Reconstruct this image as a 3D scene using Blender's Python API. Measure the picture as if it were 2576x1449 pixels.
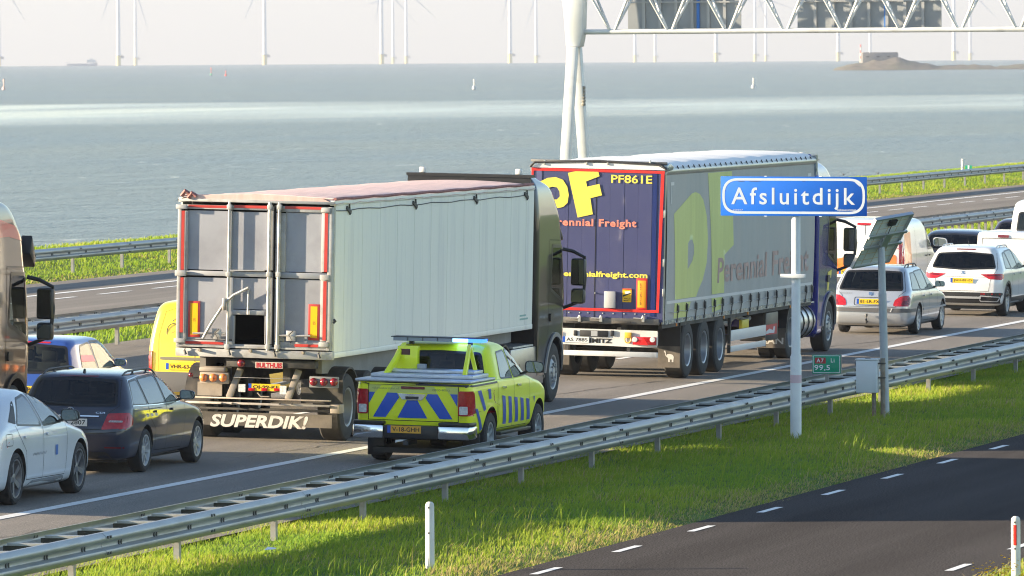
import bpy, bmesh, math, random
import numpy as np
from mathutils import Vector, Matrix
from mathutils.bvhtree import BVHTree
random.seed(7); rng = np.random.default_rng(7)
sc = bpy.context.scene
C = sc.collection
for o in list(bpy.data.objects): bpy.data.objects.remove(o)

# ---------------------------------------------------------------- camera, sky, sun, exposure
CAMZ = 6.21
TH = math.radians(13.733)            # the view looks this far to the left of the motorway (+Y)
PITCH = math.radians(1.6835)
ROLL = 0.0062
fw = Vector((-math.sin(TH)*math.cos(PITCH), math.cos(TH)*math.cos(PITCH), -math.sin(PITCH)))
r0 = Vector((math.cos(TH), math.sin(TH), 0)); u0 = r0.cross(fw)
rt = r0*math.cos(ROLL) - u0*math.sin(ROLL); up = u0*math.cos(ROLL) + r0*math.sin(ROLL)
cam = bpy.data.cameras.new('camera'); camo = bpy.data.objects.new('camera', cam); C.objects.link(camo)
camo.matrix_world = Matrix(((rt.x, up.x, -fw.x, 0), (rt.y, up.y, -fw.y, 0), (rt.z, up.z, -fw.z, CAMZ), (0, 0, 0, 1)))
cam.lens = 36*20500/2576; cam.sensor_width = 36
cam.clip_start = 1; cam.clip_end = 60000
cam.dof.use_dof = True; cam.dof.focus_distance = 128; cam.dof.aperture_fstop = 14
sc.camera = camo

SUN_EL = math.radians(12.2)
SUN_AZ = math.radians(13.733)        # direction the light travels, turned from +X towards +Y
w = bpy.data.worlds.new('World'); sc.world = w; w.use_nodes = True
nt = w.node_tree; nt.nodes.clear()
sky = nt.nodes.new('ShaderNodeTexSky'); sky.sky_type = 'NISHITA'; sky.sun_disc = False
sky.sun_elevation = SUN_EL
SUNV = Vector((-math.cos(SUN_AZ)*math.cos(SUN_EL), -math.sin(SUN_AZ)*math.cos(SUN_EL), math.sin(SUN_EL)))  # towards the sun
sky.sun_rotation = math.atan2(SUNV.x, SUNV.y)
sky.altitude = 1300; sky.air_density = 1.0; sky.dust_density = 0.8; sky.ozone_density = 1.0
bg = nt.nodes.new('ShaderNodeBackground'); bg.inputs[1].default_value = 0.083
wo = nt.nodes.new('ShaderNodeOutputWorld')
nt.links.new(sky.outputs[0], bg.inputs[0]); nt.links.new(bg.outputs[0], wo.inputs[0])
sl = bpy.data.lights.new('sun', 'SUN'); sl.energy = 5.0; sl.angle = math.radians(0.55); sl.color = (1.0, 0.82, 0.57)
so = bpy.data.objects.new('sun', sl); C.objects.link(so)
so.rotation_euler = (-SUNV).to_track_quat('-Z', 'Y').to_euler(); so.location = (-60, 100, 60)
vs = sc.view_settings; vs.view_transform = 'Standard'; vs.look = 'None'; vs.gamma = 1; vs.use_curve_mapping = False
vs.exposure = 2.0
sc.render.engine = 'CYCLES'; cy = sc.cycles
cy.use_denoising = True; cy.max_bounces = 5; cy.diffuse_bounces = 2; cy.glossy_bounces = 3; cy.transmission_bounces = 3; cy.transparent_max_bounces = 12; cy.volume_bounces = 0
cy.use_adaptive_sampling = True; cy.adaptive_threshold = 0.015
cy.sample_clamp_indirect = 8; cy.filter_width = 1.1

# ---------------------------------------------------------------- helpers: materials
MATS = {}
def M(name, col, rough=.5, metal=0., coat=0., var=0., vs=3., stretch=(1,1,1), bump=0., bs=40., dirt=None, dirts=1.2, spec=.5, trans=0., dlo=.45, dhi=.75):
    if name in MATS: return MATS[name]
    m = bpy.data.materials.new(name); m.use_nodes = True; MATS[name] = m
    n = m.node_tree.nodes; l = m.node_tree.links; p = n['Principled BSDF']
    p.inputs['Base Color'].default_value = (*col, 1); p.inputs['Roughness'].default_value = rough
    p.inputs['Metallic'].default_value = metal; p.inputs['Coat Weight'].default_value = coat
    p.inputs['Coat Roughness'].default_value = .04; p.inputs['Specular IOR Level'].default_value = spec
    if var or bump or dirt:
        tc = n.new('ShaderNodeTexCoord'); mp = n.new('ShaderNodeMapping'); mp.inputs['Scale'].default_value = stretch
        l.new(tc.outputs['Object'], mp.inputs[0])
    out = None
    if var:
        nz = n.new('ShaderNodeTexNoise'); nz.inputs['Scale'].default_value = vs; nz.inputs['Detail'].default_value = 6
        l.new(mp.outputs[0], nz.inputs['Vector'])
        mr = n.new('ShaderNodeMapRange'); mr.inputs[1].default_value = .25; mr.inputs[2].default_value = .75
        mr.inputs[3].default_value = 1-var; mr.inputs[4].default_value = 1+var
        l.new(nz.outputs[0], mr.inputs[0])
        mx = n.new('ShaderNodeVectorMath'); mx.operation = 'SCALE'; mx.inputs[0].default_value = col
        l.new(mr.outputs[0], mx.inputs['Scale']); out = mx.outputs[0]
    if dirt:
        nz = n.new('ShaderNodeTexNoise'); nz.inputs['Scale'].default_value = dirts; nz.inputs['Detail'].default_value = 8; nz.inputs['Roughness'].default_value = .62
        l.new(mp.outputs[0], nz.inputs['Vector'])
        mr = n.new('ShaderNodeMapRange'); mr.inputs[1].default_value = dlo; mr.inputs[2].default_value = dhi
        l.new(nz.outputs[0], mr.inputs[0])
        mx = n.new('ShaderNodeMix'); mx.data_type = 'RGBA'; mx.inputs[6].default_value = (*col, 1); mx.inputs[7].default_value = (*dirt, 1)
        l.new(mr.outputs[0], mx.inputs[0])
        if out: l.new(out, mx.inputs[6])
        out = mx.outputs[2]
    if out: l.new(out, p.inputs['Base Color'])
    if bump:
        nz = n.new('ShaderNodeTexNoise'); nz.inputs['Scale'].default_value = bs; nz.inputs['Detail'].default_value = 4
        l.new(mp.outputs[0], nz.inputs['Vector'])
        b = n.new('ShaderNodeBump'); b.inputs['Strength'].default_value = bump; b.inputs['Distance'].default_value = .01
        l.new(nz.outputs[0], b.inputs['Height']); l.new(b.outputs[0], p.inputs['Normal'])
    return m
def glassmat(name, tint, fr=1.5):
    m = bpy.data.materials.new(name); m.use_nodes = True; n = m.node_tree.nodes; l = m.node_tree.links; n.clear(); MATS[name] = m
    t = n.new('ShaderNodeBsdfTransparent'); t.inputs[0].default_value = (*tint, 1)
    g = n.new('ShaderNodeBsdfGlossy'); g.inputs['Roughness'].default_value = .02; g.inputs[0].default_value = (.97, .98, 1, 1)
    f = n.new('ShaderNodeFresnel'); f.inputs[0].default_value = fr
    mx = n.new('ShaderNodeMixShader'); o = n.new('ShaderNodeOutputMaterial')
    l.new(f.outputs[0], mx.inputs[0]); l.new(t.outputs[0], mx.inputs[1]); l.new(g.outputs[0], mx.inputs[2]); l.new(mx.outputs[0], o.inputs[0])
    return m
def emit(name, col, s):
    m = bpy.data.materials.new(name); m.use_nodes = True; n = m.node_tree.nodes; p = n['Principled BSDF']; MATS[name] = m
    p.inputs['Base Color'].default_value = (*col, 1); p.inputs['Emission Color'].default_value = (*col, 1); p.inputs['Emission Strength'].default_value = s
    return m

# ---------------------------------------------------------------- helpers: meshes
class MB:
    def __init__(s): s.v = []; s.f = []
    def poly(s, pts):
        k = len(s.v); s.v += [tuple(p) for p in pts]; s.f.append(tuple(range(k, k+len(pts)))); return s
    def box(s, x0, x1, y0, y1, z0, z1, m=None):
        k = len(s.v)
        P = [(x, y, z) for x in (x0, x1) for y in (y0, y1) for z in (z0, z1)]
        if m is not None: P = [tuple(m @ Vector(p)) for p in P]
        s.v += P
        for f in ((0,1,3,2),(4,6,7,5),(0,4,5,1),(2,3,7,6),(0,2,6,4),(1,5,7,3)): s.f.append(tuple(k+i for i in f))
        return s
    def tube(s, pts, r, n=8, cap=True, r2=None):
        pts = [Vector(p) for p in pts]; k = len(s.v); m = len(pts)
        for i, p in enumerate(pts):
            d = (pts[min(i+1, m-1)] - pts[max(i-1, 0)]).normalized()
            a = d.cross(Vector((0, 0, 1)));
            if a.length < 1e-3: a = Vector((1, 0, 0))
            a.normalize(); b = d.cross(a)
            rr = r if r2 is None else r + (r2-r)*i/(m-1)
            for j in range(n):
                t = 2*math.pi*j/n; s.v.append(tuple(p + a*rr*math.cos(t) + b*rr*math.sin(t)))
        for i in range(m-1):
            for j in range(n):
                s.f.append((k+i*n+j, k+i*n+(j+1) % n, k+(i+1)*n+(j+1) % n, k+(i+1)*n+j))
        if cap: s.f.append(tuple(k+j for j in range(n))[::-1]); s.f.append(tuple(k+(m-1)*n+j for j in range(n)))
        return s
    def bar(s, p, q, w, h, upv=(0, 0, 1)):
        p = Vector(p); q = Vector(q); d = (q-p).normalized(); u = Vector(upv)
        a = d.cross(u)
        if a.length < 1e-3: a = d.cross(Vector((1, 0, 0)))
        a.normalize(); b = a.cross(d); k = len(s.v)
        for c in (p, q):
            for i, j in ((-1,-1),(1,-1),(1,1),(-1,1)): s.v.append(tuple(c + a*(w/2*i) + b*(h/2*j)))
        for f in ((0,3,2,1),(4,5,6,7),(0,1,5,4),(1,2,6,5),(2,3,7,6),(3,0,4,7)): s.f.append(tuple(k+i for i in f))
        return s
    def prism(s, poly, ax, a, b):       # poly in the plane across axis ax: x->(y,z), y->(x,z), z->(x,y)
        k = len(s.v); n = len(poly)
        g = {'x': lambda p, t: (t, p[0], p[1]), 'y': lambda p, t: (p[0], t, p[1]), 'z': lambda p, t: (p[0], p[1], t)}[ax]
        s.v += [g(p, a) for p in poly] + [g(p, b) for p in poly]
        s.f.append(tuple(range(k, k+n))); s.f.append(tuple(range(k+n, k+2*n))[::-1])
        for i in range(n): s.f.append((k+i, k+n+i, k+n+(i+1) % n, k+(i+1) % n))
        return s
    def lathe(s, prof, c=(0,0,0), ax='x', n=28, cap=True):   # prof: (along axis, radius)
        k = len(s.v); c = Vector(c)
        for (t, r) in prof:
            for j in range(n):
                q = 2*math.pi*j/n; ca, sa = r*math.cos(q), r*math.sin(q)
                d = {'x': (t, ca, sa), 'y': (ca, t, sa), 'z': (ca, sa, t)}[ax]
                s.v.append(tuple(c + Vector(d)))
        for i in range(len(prof)-1):
            for j in range(n): s.f.append((k+i*n+j, k+i*n+(j+1) % n, k+(i+1)*n+(j+1) % n, k+(i+1)*n+j))
        for e in (0, len(prof)-1):
            if cap and prof[e][1] > 1e-5: s.f.append(tuple(k+e*n+j for j in range(n)))
        return s
    def mesh(s, name='m', smooth=None):
        me = bpy.data.meshes.new(name); me.from_pydata(s.v, [], s.f); fix(me, smooth); return me
def fix(me, smooth=None):
    bm = bmesh.new(); bm.from_mesh(me); bmesh.ops.recalc_face_normals(bm, faces=bm.faces[:]); bm.to_mesh(me); bm.free()
    if smooth is not None:
        me.polygons.foreach_set('use_smooth', [True]*len(me.polygons)); me.set_sharp_from_angle(angle=math.radians(smooth))
    me.update()
def ob(name, me, mat=None, parent=None, smooth=None, bevel=0):
    if isinstance(me, MB): me = me.mesh(name, None if bevel else smooth)
    if bevel:
        bm = bmesh.new(); bm.from_mesh(me); bmesh.ops.remove_doubles(bm, verts=bm.verts[:], dist=1e-5)
        es = [e for e in bm.edges if len(e.link_faces) == 2 and e.calc_face_angle(0) > .5]
        bmesh.ops.bevel(bm, geom=es, offset=bevel, segments=2, profile=.5, affect='EDGES', clamp_overlap=True)
        bm.to_mesh(me); bm.free(); fix(me, 40)
    o = bpy.data.objects.new(name, me); C.objects.link(o)
    if mat:
        if not me.materials: me.materials.append(mat)
    if parent: o.parent = parent
    return o
def tag(o, label, cat=None, group=None, kind=None):
    if label: o['label'] = label
    if cat: o['category'] = cat
    if group: o['group'] = group
    if kind: o['kind'] = kind
    return o
def empty(name, loc=(0,0,0), rot=(0,0,0)):
    o = bpy.data.objects.new(name, None); C.objects.link(o); o.location = loc; o.rotation_euler = rot; o.empty_display_size = .2; return o
def inst(name, me, loc, parent=None, rot=(0,0,0), scale=(1,1,1)):
    o = bpy.data.objects.new(name, me); C.objects.link(o); o.location = loc; o.rotation_euler = rot; o.scale = scale
    if parent: o.parent = parent
    return o
def rpoly(pts, r, n=4):                # polygon with rounded corners
    out = []; m = len(pts)
    for i in range(m):
        p = Vector(pts[i]); a = Vector(pts[i-1])-p; b = Vector(pts[(i+1) % m])-p
        rr = r[i] if isinstance(r, (list, tuple)) else r
        rr = min(rr, a.length*.45, b.length*.45)
        if rr < 1e-4: out.append(tuple(p)); continue
        s, e = p+a.normalized()*rr, p+b.normalized()*rr
        for k in range(n+1):
            t = k/n; out.append(tuple(s*(1-t)**2 + p*2*t*(1-t) + e*t*t))
    return out
def textmesh(s, bold=0., shear=0., space=1.):
    cu = bpy.data.curves.new('t', 'FONT'); cu.body = s; cu.size = 1; cu.offset = bold; cu.shear = shear; cu.space_character = space; cu.resolution_u = 3
    o = bpy.data.objects.new('t', cu); me = bpy.data.meshes.new_from_object(o)
    bpy.data.objects.remove(o); bpy.data.curves.remove(cu); return me
def text(s, x, z, wd, ht, mat, parent, place, bold=0., shear=0., space=1., name='lettering', thick=.002):
    """lettering fitted into a box: left x, bottom z, width, height; place maps (x, z, out) to 3D"""
    me = textmesh(s, bold, shear, space)
    co = np.array([v.co for v in me.vertices]); lo, hi = co.min(0), co.max(0)
    k = (wd/(hi[0]-lo[0]), ht/(hi[1]-lo[1]))
    for v in me.vertices:
        v.co = place(x+(v.co.x-lo[0])*k[0], z+(v.co.y-lo[1])*k[1], thick)
    me.update(); me.name = name
    return ob(name, me, mat, parent)
# ---------------------------------------------------------------- ground, roads, sea
XE = -32.37; SL = .025
def roadz(x): return -SL*(x-XE)
PROF = [(2500,-.3),(200,-.3),(-14,-.12),(-17.5,-.15),(-23.6,-.175),(-24.0,-.13),(-24.8,-.085),(-26.5,-.06),(-28.5,-.10),(-28.9,-.11),(-46.4,.325),(-47.6,.40),(-48.8,.37),(-59.8,.40),(-60.6,.45),(-63,.62),(-65.8,.80),(-67,.72),(-71,-1.2),(-80,-5.2),(-140,-9)]
def gz(x):
    xs = [p[0] for p in PROF][::-1]; zs = [p[1] for p in PROF][::-1]; return np.interp(x, xs, zs)
def sheet(name, xs, ys, zf, mat, dz=0., kind='structure', parent=None, smooth=None):
    v = [(x, y, float(zf(x))+dz) for y in ys for x in xs]; n = len(xs)
    f = [(j*n+i, j*n+i+1, (j+1)*n+i+1, (j+1)*n+i) for j in range(len(ys)-1) for i in range(n-1)]
    me = bpy.data.meshes.new(name); me.from_pydata(v, [], f); me.update()
    if me.polygons and me.polygons[0].normal.z < 0: me.flip_normals()
    if smooth: me.polygons.foreach_set('use_smooth', [True]*len(me.polygons))
    o = ob(name, me, mat, parent)
    if kind and not parent: o['kind'] = kind
    return o
m_soil = M('soil', (.09,.14,.03), .95, spec=.1, var=.35, vs=1.5, bump=.6, bs=14)
YS = [-400, 0, 60, 80, 100, 140, 180, 220, 280, 350, 450, 700, 3000]
gx = sorted(set([p[0] for p in PROF]+[-20,-26,-30,-50,-62,-64]))
sheet('ground', gx, YS, gz, m_soil, -.03)
def asphalt(name, col, dark, grit=160., tracks=None, spk=.5, spec=.06):
    m = bpy.data.materials.new(name); m.use_nodes = True; n = m.node_tree.nodes; l = m.node_tree.links; p = n['Principled BSDF']
    tc = n.new('ShaderNodeTexCoord')
    def noise(sc_, det=4, st=(1,1,1)):
        mp = n.new('ShaderNodeMapping'); mp.inputs['Scale'].default_value = st; l.new(tc.outputs['Object'], mp.inputs[0])
        z = n.new('ShaderNodeTexNoise'); z.inputs['Scale'].default_value = sc_; z.inputs['Detail'].default_value = det; l.new(mp.outputs[0], z.inputs['Vector']); return z.outputs[0]
    def mr(src, a, b, c, d):
        q = n.new('ShaderNodeMapRange'); q.inputs[1].default_value = a; q.inputs[2].default_value = b; q.inputs[3].default_value = c; q.inputs[4].default_value = d; l.new(src, q.inputs[0]); return q.outputs[0]
    def mul(a, b):
        q = n.new('ShaderNodeMath'); q.operation = 'MULTIPLY'; l.new(a, q.inputs[0]); l.new(b, q.inputs[1]); return q.outputs[0]
    g = mr(noise(grit, 3), .3, .7, 1-spk, 1+spk)
    big = mr(noise(.35, 6, (1, .25, 1)), .3, .7, .86, 1.12)
    strk = mr(noise(2.2, 4, (1, .03, 1)), .3, .7, .90, 1.08)
    f = mul(mul(g, big), strk)
    if tracks:                         # polished wheel tracks and joint seams along the lanes
        sx = n.new('ShaderNodeSeparateXYZ'); l.new(tc.outputs['Object'], sx.inputs[0])
        for (x0, wd, k) in tracks:
            a = n.new('ShaderNodeMath'); a.operation = 'SUBTRACT'; l.new(sx.outputs[0], a.inputs[0]); a.inputs[1].default_value = x0
            b = n.new('ShaderNodeMath'); b.operation = 'ABSOLUTE'; l.new(a.outputs[0], b.inputs[0])
            f = mul(f, mr(b.outputs[0], wd*.6, wd, k, 1.))
    mx = n.new('ShaderNodeVectorMath'); mx.operation = 'SCALE'; mx.inputs[0].default_value = col; l.new(f, mx.inputs['Scale'])
    l.new(mx.outputs[0], p.inputs['Base Color']); p.inputs['Roughness'].default_value = .82
    p.inputs['Specular IOR Level'].default_value = spec
    bp = n.new('ShaderNodeBump'); bp.inputs['Strength'].default_value = .6; bp.inputs['Distance'].default_value = .012
    l.new(noise(grit*.6, 2), bp.inputs['Height']); l.new(bp.outputs[0], p.inputs['Normal'])
    return m
m_road = asphalt('motorway_asphalt', (.235,.212,.188), .1, 55., [(-35.95,.5,.93),(-30.9,.05,.6),(-33.0,.35,.93),(-35.0,.35,.93),(-36.0,.03,.65),(-39.9,.03,.7),(-43.2,.04,.75)], .5)
m_road2 = asphalt('far_asphalt', (.22,.20,.18), .1, 40., [(-52,.5,.92),(-54,.5,.92),(-57.9,.05,.75)], .2)
m_serv = asphalt('service_asphalt', (.078,.072,.070), .1, 40., [(-19.6,.6,.92),(-21.9,.6,.92)], .7, 0.)
YR = [-200, 60, 90, 120, 150, 180, 220, 260, 320, 400, 600, 2500]
sheet('motorway_road', [-46.6,-40,-36,-32,-28.75], YR, roadz, m_road)
sheet('opposite_road', [-59.75,-55,-51,-48.9], YR, lambda x: .375+(-48.9-x)*.004, m_road2, .004)
sheet('service_road', [-23.52,-21.5,-19.5,-17.6], YR, lambda x: -.15, m_serv)
m_line = M('road_paint', (.74,.74,.73), .55, var=.10, vs=9, dirt=(.33,.32,.30), dirts=7, dlo=.55, dhi=.85)
def stripe(name, x, w_, y0, y1, zf, dz=.006, label=None, group=None, skew=0.):
    v = [(x-w_/2, y0, float(zf(x-w_/2))+dz), (x+w_/2, y0+skew, float(zf(x+w_/2))+dz), (x+w_/2, y1+skew, float(zf(x+w_/2))+dz), (x-w_/2, y1, float(zf(x-w_/2))+dz)]
    me = bpy.data.meshes.new(name); me.from_pydata(v, [], [(0,1,2,3)]); me.update(); o = ob(name, me, m_line); o['kind'] = 'structure'; return o
stripe('edge_line', XE, .20, 40, 1200, roadz)
stripe('edge_line', -39.95, .18, 40, 1200, roadz)
for k in range(0, 26): stripe('lane_dash', -36.0, .13, 84+k*12, 87+k*12, roadz)
oz = lambda x: .375+(-48.9-x)*.004
stripe('edge_line', -56.9, .22, 100, 700, oz, .011)
stripe('edge_line', -50.2, .18, 100, 700, oz, .011)
for k in range(0, 44): stripe('lane_dash', -55.7+.012*(k-4), .15, 168+k*4.6, 170.7+k*4.6, oz, .011)
sz = lambda x: -.15
for k in range(-3, 20): stripe('edge_dash', -23.12, .11, 95.61+k*4.39, 96.93+k*4.39, sz)
for k in range(-3, 8): stripe('edge_dash', -18.28, .11, 96.99+k*4.23, 98.31+k*4.23, sz)

m_crack = M('sealed_crack', (.05,.046,.042), .7)
def crack(x0, y0, x1, y1, wd, seed):
    r_ = np.random.default_rng(seed); n_ = 14; P = [(x0+(x1-x0)*i/n_+r_.normal(0,.05), y0+(y1-y0)*i/n_+r_.normal(0,.12)) for i in range(n_+1)]; b = MB()
    for i in range(n_):
        w_ = wd*(.5+r_.random()); b.poly([(P[i][0]-w_, P[i][1], roadz(P[i][0]-w_)+.005), (P[i][0]+w_, P[i][1], roadz(P[i][0]+w_)+.005), (P[i+1][0]+w_, P[i+1][1], roadz(P[i+1][0]+w_)+.005), (P[i+1][0]-w_, P[i+1][1], roadz(P[i+1][0]-w_)+.005)])
    o = ob('sealed_crack', b, m_crack); o['kind'] = 'structure'
for k, q in enumerate(((-33.4,119.0,-32.9,125.5),(-31.2,100,-30.7,110),(-30.6,130,-31.2,139),(-33.9,140.2,-33.2,147.5),(-31.0,160,-30.4,176),(-42.6,136,-42.0,150),(-33.5,164,-32.8,172))): crack(*q, .014, 60+k)

# sea, following the curve of the earth so that the far turbines stand on the horizon
RE = 6371000.
ax_ = np.concatenate([[-68], -np.geomspace(75, 26000, 110)]); ay_ = np.concatenate([-np.geomspace(9000, 60, 26), np.linspace(-40, 200, 6), np.geomspace(240, 30000, 100)])
m_sea = bpy.data.materials.new('sea_water'); m_sea.use_nodes = True
n = m_sea.node_tree.nodes; l = m_sea.node_tree.links; p = n['Principled BSDF']
p.inputs['Base Color'].default_value = (.06,.09,.10,1); p.inputs['Roughness'].default_value = .22; p.inputs['IOR'].default_value = 1.33
tc = n.new('ShaderNodeTexCoord')
def seanoise(scale, st, det, rot=.6):
    mp = n.new('ShaderNodeMapping'); mp.inputs['Scale'].default_value = st; mp.inputs['Rotation'].default_value = (0, 0, rot)
    l.new(tc.outputs['Object'], mp.inputs[0]); z = n.new('ShaderNodeTexNoise'); z.inputs['Scale'].default_value = scale; z.inputs['Detail'].default_value = det
    l.new(mp.outputs[0], z.inputs['Vector']); return z.outputs[0]
def smath(op, a, b=None):
    q = n.new('ShaderNodeMath'); q.operation = op
    for i, v in enumerate((a, b)):
        if v is None: continue
        if isinstance(v, (int, float)): q.inputs[i].default_value = v
        else: l.new(v, q.inputs[i])
    return q.outputs[0]
def smr(src, a, b, c, d, st='LINEAR'):
    q = n.new('ShaderNodeMapRange'); q.interpolation_type = st; q.inputs[1].default_value = a; q.inputs[2].default_value = b; q.inputs[3].default_value = c; q.inputs[4].default_value = d; l.new(src, q.inputs[0]); return q.outputs[0]
sx = n.new('ShaderNodeSeparateXYZ'); l.new(tc.outputs['Object'], sx.inputs[0])
# a belt of slack, oily-smooth water lies between the choppy parts
ct, st_ = math.cos(TH), math.sin(TH)
dd = smath('ADD', smath('MULTIPLY', sx.outputs[0], -st_-.85*ct), smath('MULTIPLY', sx.outputs[1], ct-.85*st_))
dd = smath('ADD', dd, smath('MULTIPLY', seanoise(.0035, (1,1,1), 5, 0.), 240))
belt = smath('MULTIPLY', smr(dd, 1270, 1370, 0, 1, 'SMOOTHSTEP'), smr(dd, 1740, 1830, 1, 0, 'SMOOTHSTEP'))
belt = smath('MULTIPLY', belt, smr(seanoise(.012, (1,.22,1), 6, 2.1), .3, .62, .45, 1.))
chop = smath('ADD', smath('ADD', smath('MULTIPLY', seanoise(2.6, (1,.75,1), 3, 1.2), .38), smath('MULTIPLY', seanoise(.8, (1,.7,1), 3, .9), .75)), smath('MULTIPLY', seanoise(.11, (1,.6,1), 3, .3), 1.5))
bp = n.new('ShaderNodeBump'); bp.inputs['Distance'].default_value = 3.3
l.new(chop, bp.inputs['Height']); l.new(smr(belt, 0, 1, 1.0, .06), bp.inputs['Strength']); l.new(bp.outputs[0], p.inputs['Normal'])
# silt-coloured swirls and scattered foam
mixc = n.new('ShaderNodeMix'); mixc.data_type = 'RGBA'; mixc.inputs[6].default_value = (.030,.060,.098,1); mixc.inputs[7].default_value = (.062,.078,.082,1)
l.new(smr(seanoise(.02, (1,.5,1), 5), .35, .65, 0, 1), mixc.inputs[0])
mixf = n.new('ShaderNodeMix'); mixf.data_type = 'RGBA'; mixf.inputs[7].default_value = (.62,.62,.60,1)
l.new(mixc.outputs[2], mixf.inputs[6])
foam = smath('MULTIPLY', smr(seanoise(.9, (.5,.16,1), 3, .4), .69, .75, 0, 1), smr(seanoise(.06, (1,.5,1), 3), .45, .6, 0, 1))
l.new(foam, mixf.inputs[0]); l.new(mixf.outputs[2], p.inputs['Base Color'])
l.new(smr(belt, 0, 1, .2, .10), p.inputs['Roughness'])
v = [(x, y, -4.0-(x*x+y*y)/(2*RE)) for y in ay_ for x in ax_]; k = len(ax_)
f = [(j*k+i, j*k+i+1, (j+1)*k+i+1, (j+1)*k+i) for j in range(len(ay_)-1) for i in range(k-1)]
me = bpy.data.meshes.new('sea'); me.from_pydata(v, [], f); me.update()
if me.polygons[0].normal.z < 0: me.flip_normals()
me.polygons.foreach_set('use_smooth', [True]*len(me.polygons))
tag(ob('sea', me, m_sea), None, kind='structure')
# ---------------------------------------------------------------- guard rails
m_galv = M('galvanised_steel', (.37,.385,.40), .45, .65, var=.12, vs=1.2, stretch=(1,.35,3), dirt=(.22,.21,.19), dirts=1.4, dlo=.48, dhi=.8, bump=.04, bs=60)
m_galv2 = M('weathered_post_steel', (.34,.34,.33), .55, .55, var=.2, vs=6, dirt=(.22,.19,.16), dirts=8)
m_black = M('black_plastic', (.018,.018,.02), .45, var=.2, vs=8)
m_dark = M('dark_fittings', (.05,.05,.05), .6)
WP = [(0,.31),(.028,.307),(.075,.262),(.082,.235),(.075,.212),(.022,.178),(.018,.155),(.022,.132),(.075,.098),(.082,.075),(.075,.048),(.028,.003),(0,0)]
def beam_mesh(L, side):
    pts = [(x, z) for x, z in WP] + [(x-.006, z) for x, z in WP[::-1]]
    return MB().prism([(side*x, z) for x, z in pts], 'y', 0, L).mesh('beam', 35)
def bolts_mesh(L, side, step):
    b = MB(); y = step/2
    while y < L:
        for dy in (-.05, .05):
            b.box(side*.015, side*.032, y+dy-.016, y+dy+.016, .125, .185)
        y += step
    for dy in (.06, .17):
        for zz in (.06, .25): b.box(side*.06, side*.092, dy-.02, dy+.02, zz-.016, zz+.016)
    return b.mesh('bolts')
def guard_rail(label, xf, xb, ztop, y0, y1, gzf, step=1.5, plen=4.5, dense=None, group='guard rails along the motorway'):
    root = empty('guard_rail', (xf, y0, 0)); tag(root, label, 'guard rail', group)
    sides = [(1, 0.)] + ([(-1, xb-xf)] if xb is not None else [])
    N = int((y1-y0)/plen)
    bms = {}
    for sd, dx in sides:
        bms[sd] = (beam_mesh(plen+.22, sd), bolts_mesh(plen, sd, step))
        bms[sd][0].materials.append(m_galv); bms[sd][1].materials.append(m_dark)
    pm = MB().box(-.035,.035,-.05,.05,-.02,.62).mesh('post'); pm.materials.append(m_galv2)
    pcx = (xb-xf)/2 if xb is not None else -.14
    spm = bkm = None
    if xb is not None:
        W_ = xf-xb
        s_ = MB().box(-W_+.06,-.0,-.05,.05,-.075,-.045)
        spm = s_.mesh('spacer'); spm.materials.append(m_galv)
        bkm = MB().prism([(-W_+.0,-.077),(-W_+.0,-.17),(-W_+.06,-.19),(-W_+.22,-.125),(-.10,-.095),(-.10,-.077)], 'y', -.02, .02).mesh('bracket'); bkm.materials.append(m_dark)
    for i in range(N):
        for sd, dx in sides:
            b = inst('beam', bms[sd][0], (dx + sd*.004*(i % 2), i*plen, ztop-.31), root)
            bo = inst('bolts', bms[sd][1], (0, 0, 0), b); bo['kind'] = 'stuff'
        ys = [i*plen+.1] if not (dense and y0+i*plen > dense) else [i*plen+.1+j*1.12 for j in range(4)]
        for yy in ys:
            inst('post', pm, (pcx, yy, ztop-.33-.34), root)
        if spm:
            for j in range(int(plen/step)):
                inst('spacer', spm, (0, i*plen+.1+j*step, ztop), root); inst('bracket', bkm, (0, i*plen+.1+j*step, ztop), root)
    return root
guard_rail('double-sided steel guard rail with ladder spacers in the near grass verge', -27.55, -28.3, .53, 78.65, 182, None)
guard_rail('steel guard rail in the median beyond the yellow van and blue hatchback', -45.75, -46.5, 1.06, 142, 300, None, dense=226)
guard_rail('single steel guard rail on the grass bank beside the water', -60.95, None, 1.17, 184, 420, None)

# ---------------------------------------------------------------- posts and signs
m_wpost = M('white_post_plastic', (.72,.71,.68), .55, var=.06, vs=6, dirt=(.45,.42,.36), dirts=3)
m_refw = M('white_reflector', (.80,.82,.84), .25); m_refr = M('red_reflector', (.75,.03,.02), .25)
m_green = M('sign_green', (.0,.30,.17), .45); m_swhite = M('sign_white', (.80,.82,.85), .5)
def marker_post(x, y, z, h, r, refl, label):
    root = empty('reflector_post', (x, y, z)); tag(root, label, 'reflector post', 'white reflector posts')
    ob('shaft', MB().lathe([(-.1,r),(h-.06,r),(h-.03,r*.93),(h-.012,r*.75),(h,r*.4),(h,0)], ax='z', n=20), m_wpost, root, 40)
    pl = MB(); n_ = 6
    for i in range(n_):
        a0 = -1.95+.75*i/n_; a1 = -1.95+.75*(i+1)/n_
        pl.poly([((r+.003)*math.cos(a), (r+.003)*math.sin(a), zz) for a, zz in ((a0,h-.34),(a1,h-.34),(a1,h-.10),(a0,h-.10))])
    ob('reflector', pl, refl, root)
    ob('bolt', MB().lathe([(-r-.006,.012),(-r+.01,.012)], (0,0,h-.07), 'y', 8), m_dark, root); ob('bolt', MB().lathe([(-r-.006,.012),(-r+.01,.012)], (0,0,h-.38), 'y', 8), m_dark, root)
    return root
marker_post(-24.56, 96.2, -.09, .78, .055, m_refw, 'white reflector post with white reflector in the grass before the near guard rail')
marker_post(-16.97, 94.3, -.14, .82, .055, m_refr, 'white reflector post with red reflector at the corner by yellow flowers')
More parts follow.
